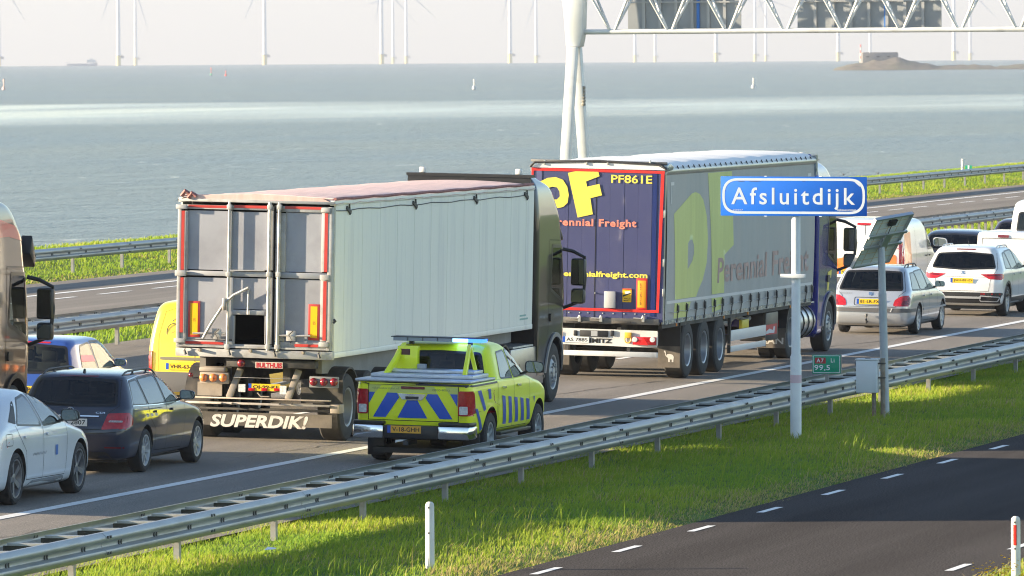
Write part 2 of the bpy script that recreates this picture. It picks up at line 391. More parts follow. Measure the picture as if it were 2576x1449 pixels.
marker_post(-64.84, 347.7, .74, .57, .06, m_refw, 'small white reflector post on the far grass bank')
g = empty('kilometre_board', (-64.37, 346.6, .72)); tag(g, 'small green and white board beside the post on the far bank', 'road sign')
ob('panel', MB().box(-.15,.15,0,.02,.02,.32), m_green, g); ob('stripe', MB().box(-.035,.03,-.006,-.002,.022,.318), m_swhite, g); ob('stake', MB().box(-.025,.025,.022,.05,-.3,.3), m_galv2, g)

m_blue = M('sign_blue', (.0,.12,.60), .45); m_blueb = M('sign_back', (.35,.36,.38), .5, .5)
m_swht = M('sign_letter', (.50,.57,.66), .5)
m_pole = M('painted_pole', (.66,.68,.70), .42, var=.06, vs=5, dirt=(.45,.45,.42), dirts=5, dlo=.6, dhi=.85)
root = empty('place_name_sign', (-26.70, 128.45, -.06), (0, math.radians(.35), 0)); tag(root, 'blue place-name sign with white lettering on a tall pale pole', 'road sign')
pw, ph, pz = 2.40, .632, 3.55
ob('panel', MB().box(-pw/2-.02, pw/2-.02, -.10, -.085, pz, pz+ph), m_blue, root, bevel=.004)
P0 = lambda x, z, t=.002: Vector((-pw/2-.02+x, -.10-t, pz+z))
def ring_strip(outer, inner):
    b = MB(); n_ = len(outer)
    for i in range(n_): b.poly([outer[i], outer[(i+1) % n_], inner[(i+1) % n_], inner[i]])
    return b
def rr(x0, x1, z0, z1, r, n_=8): return rpoly([(x0,z0),(x1,z0),(x1,z1),(x0,z1)], r, n_)
ob('border', ring_strip([P0(*p) for p in rr(.028,pw-.030,.032,ph-.027,.30)], [P0(*p) for p in rr(.068,pw-.07,.071,ph-.066,.255)]), m_swht, root)
text('Afsluitdijk', .176, .096, 2.03, .361, m_swht, root, P0, bold=.011, space=1.26)
text('3502/47', .207, .08, .16, .026, m_swht, root, P0); text('Rijkswaterstaat', 1.915, .076, .31, .042, m_swht, root, P0, bold=.01)
m_chip = M('peeled_film', (.05,.06,.09), .7)
for q in ([(.27,.553),(.33,.556),(.40,.552),(.39,.546),(.31,.547)],[(.45,.555),(.58,.556),(.68,.553),(.60,.547),(.50,.549)],[(1.33,.556),(1.40,.555),(1.37,.550)],[(2.18,.57),(2.27,.52),(2.30,.47),(2.28,.48),(2.22,.53)],[(.16,.10),(.175,.108),(.19,.10)]): ob('peeled_film', MB().poly([P0(x, z, .003) for x, z in q]), m_chip if q[0][0] < 2 else m_swht, root)
b = MB()
for zz in (pz+.16, pz+.48): b.box(-.9,.86,-.085,-.055,zz-.02,zz+.02)
ob('bracket', b, m_blueb, root)
for xx in (-.48,.42):
    ob('clip', MB().box(xx-.02,xx+.02,-.104,-.08,pz+ph,pz+ph+.012), m_swhite, root); ob('clip', MB().box(xx-.02,xx+.02,-.104,-.08,pz-.010,pz), m_swhite, root)
ob('pole', MB().lathe([(-.2,.090),(1.28,.090),(1.33,.073),(pz+.55,.071),(pz+.55,0)], ax='z', n=24), m_pole, root, 30)
ob('collar', MB().bar((-.235,-.085,2.58),(.17,-.085,2.58),.05,.07).lathe([(2.55,.080),(2.61,.080)], ax='z', n=20), m_pole, root, bevel=.008)
ob('sticker', MB().lathe([(.86,.092),(.99,.092)], ax='z', n=24, cap=False), M('faded_sticker', (.62,.45,.50), .6), root)

# solar panel on its mast
root = empty('solar_panel', (-26.84, 136.65, -.06), (0, math.radians(-1.2), 0)); tag(root, 'tilted solar panel on a grey steel mast, seen from behind', 'solar panel')
ob('mast', MB().lathe([(-.2,.070),(2.05,.070),(2.06,.064),(3.0,.060),(3.0,0)], ax='z', n=20), M('grey_mast', (.36,.40,.44), .45, .3, var=.1, vs=4), root, 30)
RC = Matrix((tuple(r0), tuple((-math.sin(TH), math.cos(TH), 0)), (0,0,1))).transposed()   # columns: right, away, up as the site was measured
wv = RC @ Vector((.665,.50,.085)); sv = RC @ Vector((.41,-.67,.83)); nv = wv.cross(sv).normalized()
ctr = Vector((.02,-.02,2.96)); o0 = ctr - wv/2 - sv/2
if nv.dot(RC @ Vector((0,1,0))) > 0: nv = -nv          # nv: underside, towards the road behind us
def SP(a, b_, d): return o0 + wv*a + sv*b_ + nv*d
def slab(a0, a1, b0, b1, d0, d1):
    m_ = MB(); P = [tuple(SP(a, b_, d)) for a in (a0,a1) for b_ in (b0,b1) for d in (d0,d1)]; m_.v = P
    m_.f = [(0,1,3,2),(4,6,7,5),(0,4,5,1),(2,3,7,6),(0,2,6,4),(1,5,7,3)]; return m_
m_alu = M('aluminium', (.62,.64,.67), .35, .8)
ob('backsheet', slab(.01,.99,.01,.99,-.012,-.004), M('panel_back', (.68,.74,.72), .4, var=.1, vs=6), root)
for nm, q in (('frame',(0,.035,0,1)),('frame',(.965,1,0,1)),('frame',(.035,.965,0,.025)),('frame',(.035,.965,.975,1))):
    ob(nm, slab(*q,-.03,.035), m_alu, root)
m_cell = M('cell_wire', (.62,.48,.30), .4)
for i in range(1, 4): ob('cell_line', slab(i/4-.006,i/4+.006,.03,.97,-.0038,-.001), m_cell, root)
for i in range(1, 8): ob('cell_line', slab(.04,.96,i/8-.004,i/8+.004,-.0040,-.0012), m_cell, root)
for b_ in (.43,.66): ob('crossbar', slab(-.01,1.01,b_-.02,b_+.02,.036,.075), m_alu, root)
ob('junction_box', slab(.42,.62,.82,.93,-.002,.045), m_black, root, bevel=.01)
ob('cable', MB().tube([SP(.52,.84,.03),SP(.50,.74,.05),SP(.5,.55,.08),SP(.5,.45,.09)], .007, 6), m_black, root)
ob('head_plate', slab(.42,.58,.38,.70,.076,.10), m_alu, root)

# switch box on two short posts
root = empty('switch_box', (-26.76, 135.2, -.06)); tag(root, 'pale grey switch box on two rusty pipes beside the solar mast', 'switch box')
m_box = M('cabinet_grey', (.62,.66,.70), .5, var=.05, vs=4)
ob('cabinet', MB().box(-.26,.10,-.22,.02,.42,.97), m_box, root, bevel=.012); ob('lid', MB().box(-.27,.11,-.23,.04,.972,.995), m_box, root, bevel=.006)
ob('handle', MB().box(-.12,-.03,-.1,-.05,.996,1.012), m_black, root)
ob('pipe', MB().lathe([(-.2,.042),(1.0,.042),(1.0,.0)], (.175,-.06,0), 'z', 14), M('rusty_pipe', (.27,.24,.20), .7, .3, var=.3, vs=7, dirt=(.20,.12,.07), dirts=9), root, 30)
ob('pipe', MB().lathe([(-.2,.036),(.42,.036)], (.03,-.10,0), 'z', 14), MATS['rusty_pipe'], root, 30)
ob('clamp', MB().box(.0,.22,-.11,-.01,.66,.68), m_dark, root); ob('clamp', MB().box(.0,.22,-.11,-.01,.90,.925), m_dark, root)
for zz in (.48,.88): ob('hinge', MB().box(-.275,-.262,-.20,-.16,zz,zz+.05), m_dark, root)

# green hectometre sign on the guard rail
root = empty('hectometre_sign', (-27.93, 137.0, .5)); tag(root, 'small green distance sign clamped to the near guard rail', 'road sign')
ob('panel', MB().box(-.25,.245,-.012,0,.10,.425), m_green, root, bevel=.003)
P1 = lambda x, z, t=.002: Vector((-.25+x, -.012-t, .10+z))
ob('border', ring_strip([P1(*p) for p in rr(.012,.483,.014,.312,.02)], [P1(*p) for p in rr(.021,.474,.023,.303,.015)]), m_swhite, root)
ob('red_field', MB().poly([P1(*p) for p in ((.045,.175),(.235,.175),(.235,.275),(.045,.275))]), M('sign_red', (.42,.02,.03), .5), root)
text('A7', .075, .193, .125, .066, m_swhite, root, lambda x, z, t: P1(x, z, .004), bold=.02, space=1.3); text('Li', .325, .193, .062, .07, m_swhite, root, P1, bold=.015, space=1.2); text('99,5', .035, .045, .275, .105, m_swhite, root, P1, bold=.012, space=1.05)
ob('stay', MB().box(-.03,.03,.0,.05,-.30,.38), m_galv2, root)
ob('edge_rust', MB().box(.245,.262,-.012,.02,.09,.43), m_galv2, root)

# ---------------------------------------------------------------- sign gantry over the opposite carriageway
m_gan = M('gantry_paint', (.62,.64,.64), .5, .1, var=.05, vs=2, dirt=(.40,.40,.38), dirts=1.5, dlo=.5, dhi=.85)
GX, GY = -61.85, 262.0
root = empty('sign_gantry', (GX, GY, .5)); tag(root, 'pale steel lattice sign gantry over the opposite carriageway', 'gantry')
def leg(yb, yt, dx):
    m_ = MB(); w0, w1 = .34, .38
    zs = (-.5, 5.75)
    P = []
    for (z, y, xx, w_) in ((zs[0], yb, dx*1.15, w0), (zs[1], yt, 0., w1)):
        for i, j in ((-1,-1),(1,-1),(1,1),(-1,1)): P.append((xx+i*w_/2*.85, y+j*w_/2, z))
    m_.v = P; m_.f = [(0,3,2,1),(4,5,6,7),(0,1,5,4),(1,2,6,5),(2,3,7,6),(3,0,4,7)]; return m_
ob('leg', leg(-.9,-.24,-.26), m_gan, root, bevel=.02); ob('leg', leg(.9,.24,.22), m_gan, root, bevel=.02)
ob('head', MB().prism([(-.22,5.752),(.25,5.752),(.34,6.2),(.42,8.6),(-.50,8.6),(-.30,6.9)], 'y', -.30,.30), m_gan, root, bevel=.03)
ob('insulator', MB().lathe([(4.0+.11*i*.5, .085 if i % 2 else .055) for i in range(13)], (.22,.3,-.2), 'z', 10), M('brown_porcelain', (.30,.28,.24), .4), root)
X1 = 16.6; zb, zt = 6.24, 8.1
ob('bottom_chord', MB().tube([(.2,0,zb),(X1,0,zb)], .085, 12), m_gan, root, 40)
for yy in (-.62,.62): ob('top_chord', MB().tube([(.2,yy,zt),(X1,yy,zt)], .085, 12), m_gan, root, 40)
for k in range(9):
    xb = 1.28+k*1.94
    for yy in (-.62,.62):
        for xs in (-.97,.97):
            if .3 < xb+xs < X1: ob('diagonal', MB().tube([(xb+xs*.06,0,zb),(xb+xs,yy,zt)], .045, 8), m_gan, root, 40)
for k in range(9): ob('top_strut', MB().tube([(.31+k*1.94,-.62,zt),(.31+k*1.94,.62,zt)], .04, 8), m_gan, root, 40)
ob('leg', MB().box(X1-.05,X1+.35,-.25,.25,-.6,8.4), m_gan, root, bevel=.02)
m_back = M('sign_back_grey', (.30,.32,.34), .5, .2, var=.12, vs=1); m_rib = M('sign_rib', (.40,.41,.42), .5, .4)
for (xa, xb_, nm) in ((1.62,5.44,'grey back of the shorter sign board hung on the gantry'),(7.34,12.15,'grey back of the wider sign board hung on the gantry')):
    s_ = empty('gantry_sign_board', (GX+xa, GY+.85, 6.68)); tag(s_, nm, 'road sign', 'sign boards on the gantry'); W_ = xb_-xa
    ob('board', MB().box(0,W_,0,.05,-.02,2.6), m_back, s_); n_ = int(W_/.62)
    for i in range(1, n_+1):
        xx = W_*i/(n_+1); ob('rib', MB().box(xx-.05,xx+.05,-.07,-.002,0,2.55), m_rib, s_)
    for zz in (.08,1.0,1.9): ob('rail', MB().box(.02,W_-.02,-.10,-.072,zz,zz+.05), m_rib, s_)
    xx = W_*.59; ob('cable_strip', MB().box(xx+.08,xx+.18,-.06,-.003,.01,2.5), M('blue_strip', (.02,.16,.55), .4), s_)
    for i in (.2,.5,.8): ob('hanger', MB().box(W_*i-.03,W_*i+.03,-.84,-.10,.03,.07), m_rib, s_)
# ---------------------------------------------------------------- vehicle toolkit
def pchip(xs, ys, x):
    xs = np.asarray(xs, float); ys = np.asarray(ys, float); h = np.diff(xs); d = np.diff(ys)/h; m = np.zeros(len(xs))
    m[0], m[-1] = d[0], d[-1]
    for i in range(1, len(xs)-1):
        if d[i-1]*d[i] > 0:
            w1, w2 = 2*h[i]+h[i-1], h[i]+2*h[i-1]; m[i] = (w1+w2)/(w1/d[i-1]+w2/d[i])
    k = np.clip(np.searchsorted(xs, x)-1, 0, len(h)-1); t = (x-xs[k])/h[k]
    return (1+2*t)*(1-t)**2*ys[k] + t*(1-t)**2*h[k]*m[k] + t*t*(3-2*t)*ys[k+1] + t*t*(t-1)*h[k]*m[k+1]
def shell(rows, sub=5, taper=.03):
    """closed body lofted from horizontal slices: z, y rear, y front, half width, rear/front corner radius, rear/front bow"""
    R = [list(r)+[.15,.25,.04,.12][len(r)-4:] if len(r) < 8 else list(r) for r in rows]
    R = np.array(R, float); n = len(R); s = np.zeros(n)
    for i in range(1, n): s[i] = s[i-1] + max(.02, math.hypot(R[i,0]-R[i-1,0], .35*max(abs(R[i,1]-R[i-1,1]), abs(R[i,2]-R[i-1,2]), abs(R[i,3]-R[i-1,3]))))
    t = np.concatenate([np.linspace(s[i], s[i+1], sub, endpoint=False) for i in range(n-1)] + [[s[-1]]])
    V = [np.array([pchip(s, R[:,k], x) for x in t]) for k in range(8)]
    b = MB(); rings = []
    for i in range(len(t)):
        z, yr, yf, w_, rr_, rf_, br, bf = [V[k][i] for k in range(8)]
        L = yf-yr; rr_ = min(rr_, w_*.8, L*.4); rf_ = min(rf_, w_*.85, L*.45); H = []
        xe = w_-rr_
        for k in range(7): x = xe*k/7; H.append((x, yr+br*(x/w_)**2))
        y0 = yr+br*(xe/w_)**2
        for k in range(8): a = math.pi/2*k/7; H.append((xe+rr_*math.sin(a), y0+rr_*1.15*(1-math.cos(a))))
        xf = w_-rf_; y1 = yf-bf*(xf/w_)**2; ya, yb = y0+rr_*1.15, y1-rf_*1.3
        if yb < ya+.05: yb = ya+.05
        for k in range(1, 22): H.append((w_, ya+(yb-ya)*k/22))
        for k in range(8): a = math.pi/2*k/7; H.append((xf+rf_*math.cos(a), yb+(y1-yb)*math.sin(a)))
        for k in range(1, 8): x = xf*(1-k/7); H.append((x, yf-bf*(x/w_)**2))
        q = []
        for (x, y) in H: q.append((x*(1-taper*abs(2*(y-(yr+yf)/2)/L)**3), y))
        full = q + [(-x, y) for (x, y) in q[-2:0:-1]]
        rings.append([(x, y, z) for x, y in full])
    m = len(rings[0])
    for r_ in rings: b.v += r_
    for i in range(len(rings)-1):
        for j in range(m): b.f.append((i*m+j, i*m+(j+1) % m, (i+1)*m+(j+1) % m, (i+1)*m+j))
    b.f.append(tuple(range(m))); b.f.append(tuple((len(rings)-1)*m+j for j in range(m)))
    return b.mesh('body')
def carve(me, cutters, mat, sharp=32):
    for c in cutters:
        o = bpy.data.objects.new('tmp', me); C.objects.link(o)
        if not c.materials: c.materials.append(mat)
        k = bpy.data.objects.new('cut', c); C.objects.link(k); k.hide_render = True
        md = o.modifiers.new('b', 'BOOLEAN'); md.operation = 'DIFFERENCE'; md.solver = 'EXACT'; md.object = k; md.material_mode = 'TRANSFER'
        dg = bpy.context.evaluated_depsgraph_get(); dg.update()
        out = bpy.data.meshes.new_from_object(o.evaluated_get(dg))
        bpy.data.objects.remove(o); bpy.data.objects.remove(k)
        if len(out.polygons) > len(me.polygons)*.5: me = out
        else: print('CARVE FAILED')
    me.polygons.foreach_set('use_smooth', [True]*len(me.polygons)); me.set_sharp_from_angle(angle=math.radians(sharp)); me.update()
    return me
def solid(mb):
    me = mb.mesh('c'); bm = bmesh.new(); bm.from_mesh(me); bmesh.ops.remove_doubles(bm, verts=bm.verts[:], dist=1e-4)
    bmesh.ops.triangulate(bm, faces=bm.faces[:]); bmesh.ops.recalc_face_normals(bm, faces=bm.faces[:])
    if bm.calc_volume(signed=True) < 0: bmesh.ops.reverse_faces(bm, faces=bm.faces[:])
    bm.to_mesh(me); bm.free(); return me
def bvh_of(me):
    bm = bmesh.new(); bm.from_mesh(me); t = BVHTree.FromBMesh(bm); bm.free(); return t
def caster(t, view):
    if view == 'R': return lambda a, b, o: side_hit(t, 1, a, b, o)
    if view == 'L': return lambda a, b, o: side_hit(t, -1, a, b, o)
    if view == 'B': return lambda a, b, o: hit(t, (a,-4,b), (0,1,0), (0,-o,0))
    if view == 'F': return lambda a, b, o: hit(t, (a,12,b), (0,-1,0), (0,o,0))
    if view == 'T': return lambda a, b, o: hit(t, (a,b,6), (0,0,-1), (0,0,o))
def side_hit(t, s, a, b, o):
    h = t.ray_cast(Vector((4*s,a,b)), Vector((-s,0,0)))[0]
    if h is None or abs(h.x) < .52: h = t.find_nearest(Vector((.95*s,a,b)))[0]
    return h+Vector((o*s,0,0))
def hit(t, o, d, off):
    h = t.ray_cast(Vector(o), Vector(d))[0]
    if h is None:
        q = Vector(o)+Vector(d)*3.6; h = t.find_nearest(q)[0]
    return h+Vector(off)
def bisected(polys, step):
    bm = bmesh.new()
    for P in polys:
        vs_ = [bm.verts.new((p[0], p[1], 0)) for p in P]
        try: bm.faces.new(vs_)
        except ValueError: pass
    bmesh.ops.remove_doubles(bm, verts=bm.verts[:], dist=1e-5)
    bmesh.ops.triangulate(bm, faces=bm.faces[:])
    A = np.array([p for P in polys for p in P]); lo, hi = A.min(0), A.max(0)
    for ax in (0, 1):
        for c in np.arange(lo[ax]+step, hi[ax], step):
            no = (1,0,0) if ax == 0 else (0,1,0); co = (c,0,0) if ax == 0 else (0,c,0)
            bmesh.ops.bisect_plane(bm, geom=bm.verts[:]+bm.edges[:]+bm.faces[:], plane_co=co, plane_no=no)
    return bm
def patch(name, t, polys, view, mat, parent, off=.004, step=.07, thick=0.):
    """a panel of the given outline laid on the body surface t"""
    if polys and not isinstance(polys[0][0], (tuple, list, Vector)): polys = [polys]
    bm = bisected(polys, step); ca = caster(t, view)
    for v in bm.verts: v.co = ca(v.co.x, v.co.y, off)
    if thick:
        r = bmesh.ops.extrude_face_region(bm, geom=bm.faces[:]); d = {'R':(1,0,0),'L':(-1,0,0),'B':(0,-1,0),'F':(0,1,0),'T':(0,0,1)}[view]
        bmesh.ops.translate(bm, verts=[g for g in r['geom'] if isinstance(g, bmesh.types.BMVert)], vec=Vector(d)*thick)
    bmesh.ops.recalc_face_normals(bm, faces=bm.faces[:])
    me = bpy.data.meshes.new(name); bm.to_mesh(me); bm.free()
    dv = {'R':(1,0,0),'L':(-1,0,0),'B':(0,-1,0),'F':(0,1,0),'T':(0,0,1)}[view]
    if not thick and len(me.polygons) and sum(p.normal.dot(Vector(dv))*p.area for p in me.polygons) < 0: me.flip_normals()
    me.polygons.foreach_set('use_smooth', [True]*len(me.polygons))
    if thick: me.set_sharp_from_angle(angle=.6)
    return ob(name, me, mat, parent)
def offset(poly, d):
    n = len(poly); A = sum(poly[i][0]*poly[(i+1) % n][1]-poly[(i+1) % n][0]*poly[i][1] for i in range(n)); s = 1 if A > 0 else -1; out = []
    for i in range(n):
        a, p, c = Vector(poly[i-1]), Vector(poly[i]), Vector(poly[(i+1) % n])
        e1, e2 = (p-a), (c-p)
        if e1.length < 1e-6 or e2.length < 1e-6: out.append(tuple(p)); continue
        n1 = Vector((e1.y,-e1.x)).normalized()*s; n2 = Vector((e2.y,-e2.x)).normalized()*s; m = (n1+n2)
        m = m.normalized() if m.length > 1e-6 else n1
        out.append(tuple(p + m*d/max(.5, m.dot(n1))))
    return out
def ringpoly(poly, d0, d1):
    a, b = offset(poly, d0), offset(poly, d1); n = len(poly)
    return [[a[i], a[(i+1) % n], b[(i+1) % n], b[i]] for i in range(n)]
def linepoly(path, w_):
    out = []
    for i in range(len(path)-1):
        p, q = Vector(path[i]), Vector(path[i+1]); d = (q-p).normalized(); nn = Vector((-d.y, d.x))*w_/2; e = d*w_*.25
        out.append([tuple(p-nn-e), tuple(q-nn+e), tuple(q+nn+e), tuple(p+nn-e)])
    return out
def mirror(half): return [p for p in half] + [(-p[0], p[1]) for p in half[::-1] if abs(p[0]) > 1e-6]

m_tyre = M('tyre_rubber', (.022,.022,.024), .75, var=.25, vs=9, bump=.3, bs=50)
m_tyred = M('dusty_tyre', (.035,.034,.033), .8, var=.3, vs=5, bump=.3, bs=40)
m_alloy = M('alloy_wheel', (.46,.47,.49), .35, .35); m_alloyd = M('dark_alloy', (.17,.17,.18), .3, .3)
m_int = M('car_interior', (.014,.014,.016), .8); m_seat = M('seat_cloth', (.022,.022,.025), .9)
m_chrome = M('chrome', (.78,.79,.80), .1, 1.); m_steel = M('wheel_steel', (.33,.34,.35), .45, .5, var=.15, vs=6)
g_side = glassmat('window_glass', (.10,.13,.13), 2.6); g_rear = glassmat('tinted_glass', (.12,.15,.15), 1.5); g_clear = glassmat('clear_glass', (.62,.68,.66), 1.5)
m_trim = M('window_trim', (.012,.012,.013), .35); m_seam = M('panel_gap', (.006,.006,.007), .8)
m_red = M('red_lamp', (.42,.012,.018), .12, coat=.6, var=.3, vs=24); m_redd = M('dark_red_lamp', (.16,.008,.012), .15, coat=.6); m_clear = M('clear_lamp', (.62,.62,.62), .2, coat=.6, var=.25, vs=30); m_amber = M('amber_lamp', (.75,.22,.02), .25, coat=.5)
m_plate = M('yellow_plate', (.80,.50,.02), .4); m_plateb = M('plate_blue', (.01,.08,.45), .4); m_platew = M('white_plate', (.74,.74,.72), .4); m_pl = M('plate_black', (.012,.012,.012), .5)
m_grille = M('dark_mesh', (.02,.02,.022), .5)
_W = {}
def wheelmesh(R, rr_, W_, spokes, sw, rim):
    key = (R, rr_, W_, spokes, sw, rim.name)
    if key in _W: return _W[key]
    h = W_/2
    ty = MB().lathe([(-h*.86,rr_),(-h,rr_+.02),(-h,R*.90),(-h*.82,R*.975),(-h*.5,R),(h*.5,R),(h*.82,R*.975),(h,R*.90),(h,rr_+.02),(h*.86,rr_),(h*.80,rr_-.012)], n=36, cap=False).mesh('wheel', 30); ty.materials.append(m_tyre)
    b = MB().lathe([(h*.80,rr_-.010),(h*.92,rr_+.006),(h*.90,rr_-.014),(h*.70,rr_-.026),(-h*.3,rr_-.045)], n=32, cap=False)
    if spokes:
        for i in range(spokes):
            a = 2*math.pi*i/spokes
            for (p, q, w0, w1) in ((.045, rr_-.018, sw*.75, sw),):
                ca, sa = math.cos(a), math.sin(a)
                def pt(r_, s_, x): return (x, r_*ca - s_*sa, r_*sa + s_*ca)
                k = len(b.v); b.v += [pt(p,-w0/2,h*.62), pt(p,w0/2,h*.62), pt(q,w1/2,h*.80), pt(q,-w1/2,h*.80), pt(p,-w0/2,h*.3), pt(p,w0/2,h*.3), pt(q,w1/2,h*.45), pt(q,-w1/2,h*.45)]
                b.f += [tuple(k+j for j in f) for f in ((0,1,2,3),(4,7,6,5),(0,3,7,4),(1,5,6,2),(2,6,7,3),(0,4,5,1))]
        b.lathe([(h*.3,.075),(h*.60,.075),(h*.68,.05),(h*.68,0)], n=18)
    else:
        b.lathe([(h*.70,rr_-.03),(h*.2,rr_*.80),(h*.05,rr_*.62),(h*.10,rr_*.45),(h*.45,rr_*.40),(h*.62,rr_*.34),(h*.66,0)], n=28, cap=False)
    rm = b.mesh('rim', 35); rm.materials.append(rim)
    dk = MB().lathe([(h*.12,rr_-.03),(h*.16,rr_*.5),(h*.16,0)], n=24).mesh('brake_disc'); dk.materials.append(m_grille)
    _W[key] = (ty, rm, dk); return _W[key]
def wheel(root, x, y, R, rr_, W_, spokes=7, sw=.05, rim=None, name='wheel'):
    ty, rm, dk = wheelmesh(R, rr_, W_, spokes, sw, rim or m_alloy)
    o = inst(name, ty, (x, y, R), root, (random.random()*6, 0, 0) if x > 0 else (random.random()*6, 0, math.pi))
    inst('rim', rm, (0,0,0), o)
    if spokes: inst('brake_disc', dk, (0,0,0), o)
    return o
def seat(root, x, y, zb):
    o = ob('seat', MB().box(x-.23,x+.23,y-.06,y+.06,zb-.25,zb+.16), m_seat, root, bevel=.04)
    ob('headrest', MB().box(x-.13,x+.13,y-.045,y+.045,zb+.19,zb+.36), m_seat, o, bevel=.04)
def plate(root, t, x, z, wd, ht, s, fg=None, bgm=None, band=True, shear=0., view='B', name='number_plate', bold=.012, y=None, tx=None):
    ca = caster(t, view) if t else (lambda a, b_, o: Vector((a, y-o, b_)))
    yy = min(ca(x-wd/2, z, 0).y, ca(x+wd/2, z, 0).y, ca(x, z+ht, 0).y, ca(x, z, 0).y) - .006
    p_ = ob(name, MB().box(x-wd/2,x+wd/2,yy-.008,yy,z,z+ht), bgm or m_plate, root)
    if band: ob('country_band', MB().poly([(x-wd/2,yy-.0095,z),(x-wd/2+.05,yy-.0095,z),(x-wd/2+.05,yy-.0095,z+ht),(x-wd/2,yy-.0095,z+ht)]), m_plateb, p_)
    x0, ww = tx or (x-wd/2+.075, wd-.10)
    text(s, x0, z+ht*.2, ww, ht*.6, fg or m_pl, p_, lambda a, b_, o: Vector((a, yy-.010, b_)), bold=bold)
    return p_
CF = math.atan(SL)
def make_car(name, label, cat, X, Y, rows, paint, yr, yf, R, rimr, hw, tw=.21, swin=(), rwin=None, fwin=None, spokes=7, sw=.05, rim=None, mid=None, arch=.055, seats=True, group=None, left=True, g_s=None, g_r=None, taper=.03, sides=None, belt=.95, quarter=None, archtrim=None):
    root = empty(name, (X, Y, roadz(X)+.002), (0, CF, 0)); tag(root, label, cat, group)
    me = shell(rows, taper=taper); t = bvh_of(me); L = rows[3][2]; mid = mid or (yr+yf)/2
    cut = MB()
    for y in (yr, yf):
        for sx_ in (-1, 1): cut.lathe([(sx_*(hw+.3), R+arch), (sx_*(hw-.36), R+arch)], (0,y,R), 'x', 40)
    cs = [cut.mesh('c')]
    if swin:
        for P in swin: cs.append(solid(MB().prism(rpoly(offset(P, -.012), .045), 'x', -1.5, 1.5)))
    if rwin: cs.append(solid(MB().prism(rpoly(offset(mirror(rwin), -.015), .05), 'y', -1, mid-.25 if fwin else mid)))
    if fwin: cs.append(solid(MB().prism(rpoly(offset(mirror(fwin), -.015), .05), 'y', mid-.3, 9)))
    me.materials.append(paint)
    body = ob('body', carve(me, cs, m_int), None, root)
    for i, P in enumerate(swin):
        for vw in (('R','L') if left else ('R',)):
            w_ = patch('window', t, rpoly(P, .05), vw, g_s or g_side, root, .003); patch('window_trim', t, ringpoly(rpoly(P, .05), -.012, .014), vw, m_trim, w_, .005)
    if rwin:
        P = rpoly(mirror(rwin), .06); w_ = patch('rear_window', t, P, 'B', g_r or g_rear, root, .003); patch('window_trim', t, ringpoly(P, -.03, .008), 'B', m_trim, w_, .005)
    if fwin:
        P = rpoly(mirror(fwin), .06); w_ = patch('windscreen', t, P, 'F', g_clear, root, .003); patch('window_trim', t, ringpoly(P, -.02, .01), 'F', m_trim, w_, .005)
    for sx_ in (1, -1):
        for y in (yr, yf):
            wheel(root, sx_*(hw-tw/2-.015), y, R, rimr, tw, spokes, sw, rim)
            if archtrim:
                pr = [[(y+(R+arch+a)*math.cos(q), R+(R+arch+a)*math.sin(q)) for q, a in ((math.pi*i/16,-.002),(math.pi*(i+1)/16,-.002),(math.pi*(i+1)/16,archtrim[0]),(math.pi*i/16,archtrim[0]))] for i in range(16)]
                patch('arch_trim', t, pr, 'R' if sx_ > 0 else 'L', archtrim[1], root, .006)
    if seats:
        for x in (-.36,.36): seat(root, x, mid+.25, belt)
        for x in (-.38,0,.38): seat(root, x, mid-.62, belt-.05)
    ob('underbody', MB().box(-hw+.25,hw-.25,.35,rows[3][2]-.4,.16,.24), m_black, root)
    return root, t, body
def both(fn):
    for vw in ('R','L'): fn(vw)
def mirror_arm(root, t, y, z, hw, paint, s=1.):
    a, h = .105*s, .066*s
    for sx_ in (1,-1):
        cx, cz = sx_*(hw-.03+a), z+.07*s; P = rpoly([(cx-a,cz-h),(cx+a,cz-h*.9),(cx+a*.96,cz+h*.8),(cx-a,cz+h)], h*.8, 4)
        b = MB(); n_ = len(P); c = Vector((cx, cz))
        for k, (dy, sc_) in enumerate(((0.,.96),(.02,1.),(.07,.9),(.11,.55),(.12,.15))): b.v += [(c.x+(p[0]-c.x)*sc_, y+dy, c.y+(p[1]-c.y)*sc_) for p in P]
        for k in range(4):
            for i in range(n_): b.f.append((k*n_+i, k*n_+(i+1) % n_, (k+1)*n_+(i+1) % n_, (k+1)*n_+i))
        b.f.append(tuple(range(n_))); b.f.append(tuple(4*n_+i for i in range(n_)))
        o = ob('wing_mirror', b, paint, root, 45)
        ob('mirror_foot', MB().bar((sx_*(hw-.09),y+.05,z-.01),(sx_*(hw+.02*s),y+.06,z+.03*s),.05,.04), m_black, o)
        ob('mirror_glass', MB().poly([(c.x+(p[0]-c.x)*.85, y-.002, c.y+(p[1]-c.y)*.85) for p in P]), M('mirror_glass', (.30,.34,.34), .04, 1.), o)
def handles(root, t, ys, z, mat, lw=.2):
    for y in ys:
        both(lambda vw: patch('door_handle', t, rr(y, y+lw, z, z+.035, .015, 3), vw, mat, root, .012, .06, .02))
def seams(root, t, paths, w_=.009, mat=None):
    both(lambda vw: patch('door_gap', t, [q for p_ in paths for q in linepoly(p_, w_)], vw, mat or m_seam, root, .0035))
def roof_rails(root, t, x, y0, y1, mat, h=.05, bare=False):
    ca = caster(t, 'T')
    for sx_ in (1,-1):
        pts = []
        for k in range(13):
            u = k/12; y = y0+(y1-y0)*u; e = min(1, min(u, 1-u)*6); q = ca(sx_*x, y, 0); pts.append((q.x, q.y, q.z - .005 + h*math.sin(e*math.pi/2)))
        ob('roof_rail', MB().tube(pts, .014, 8), mat, root, 40)
        for u in (.3,.7):
            y = y0+(y1-y0)*u; q = ca(sx_*x, y, 0); ob('rail_foot', MB().tube([(q.x,q.y,q.z-.01),(q.x,q.y+.02,q.z+h)], .016, 6), mat, root)
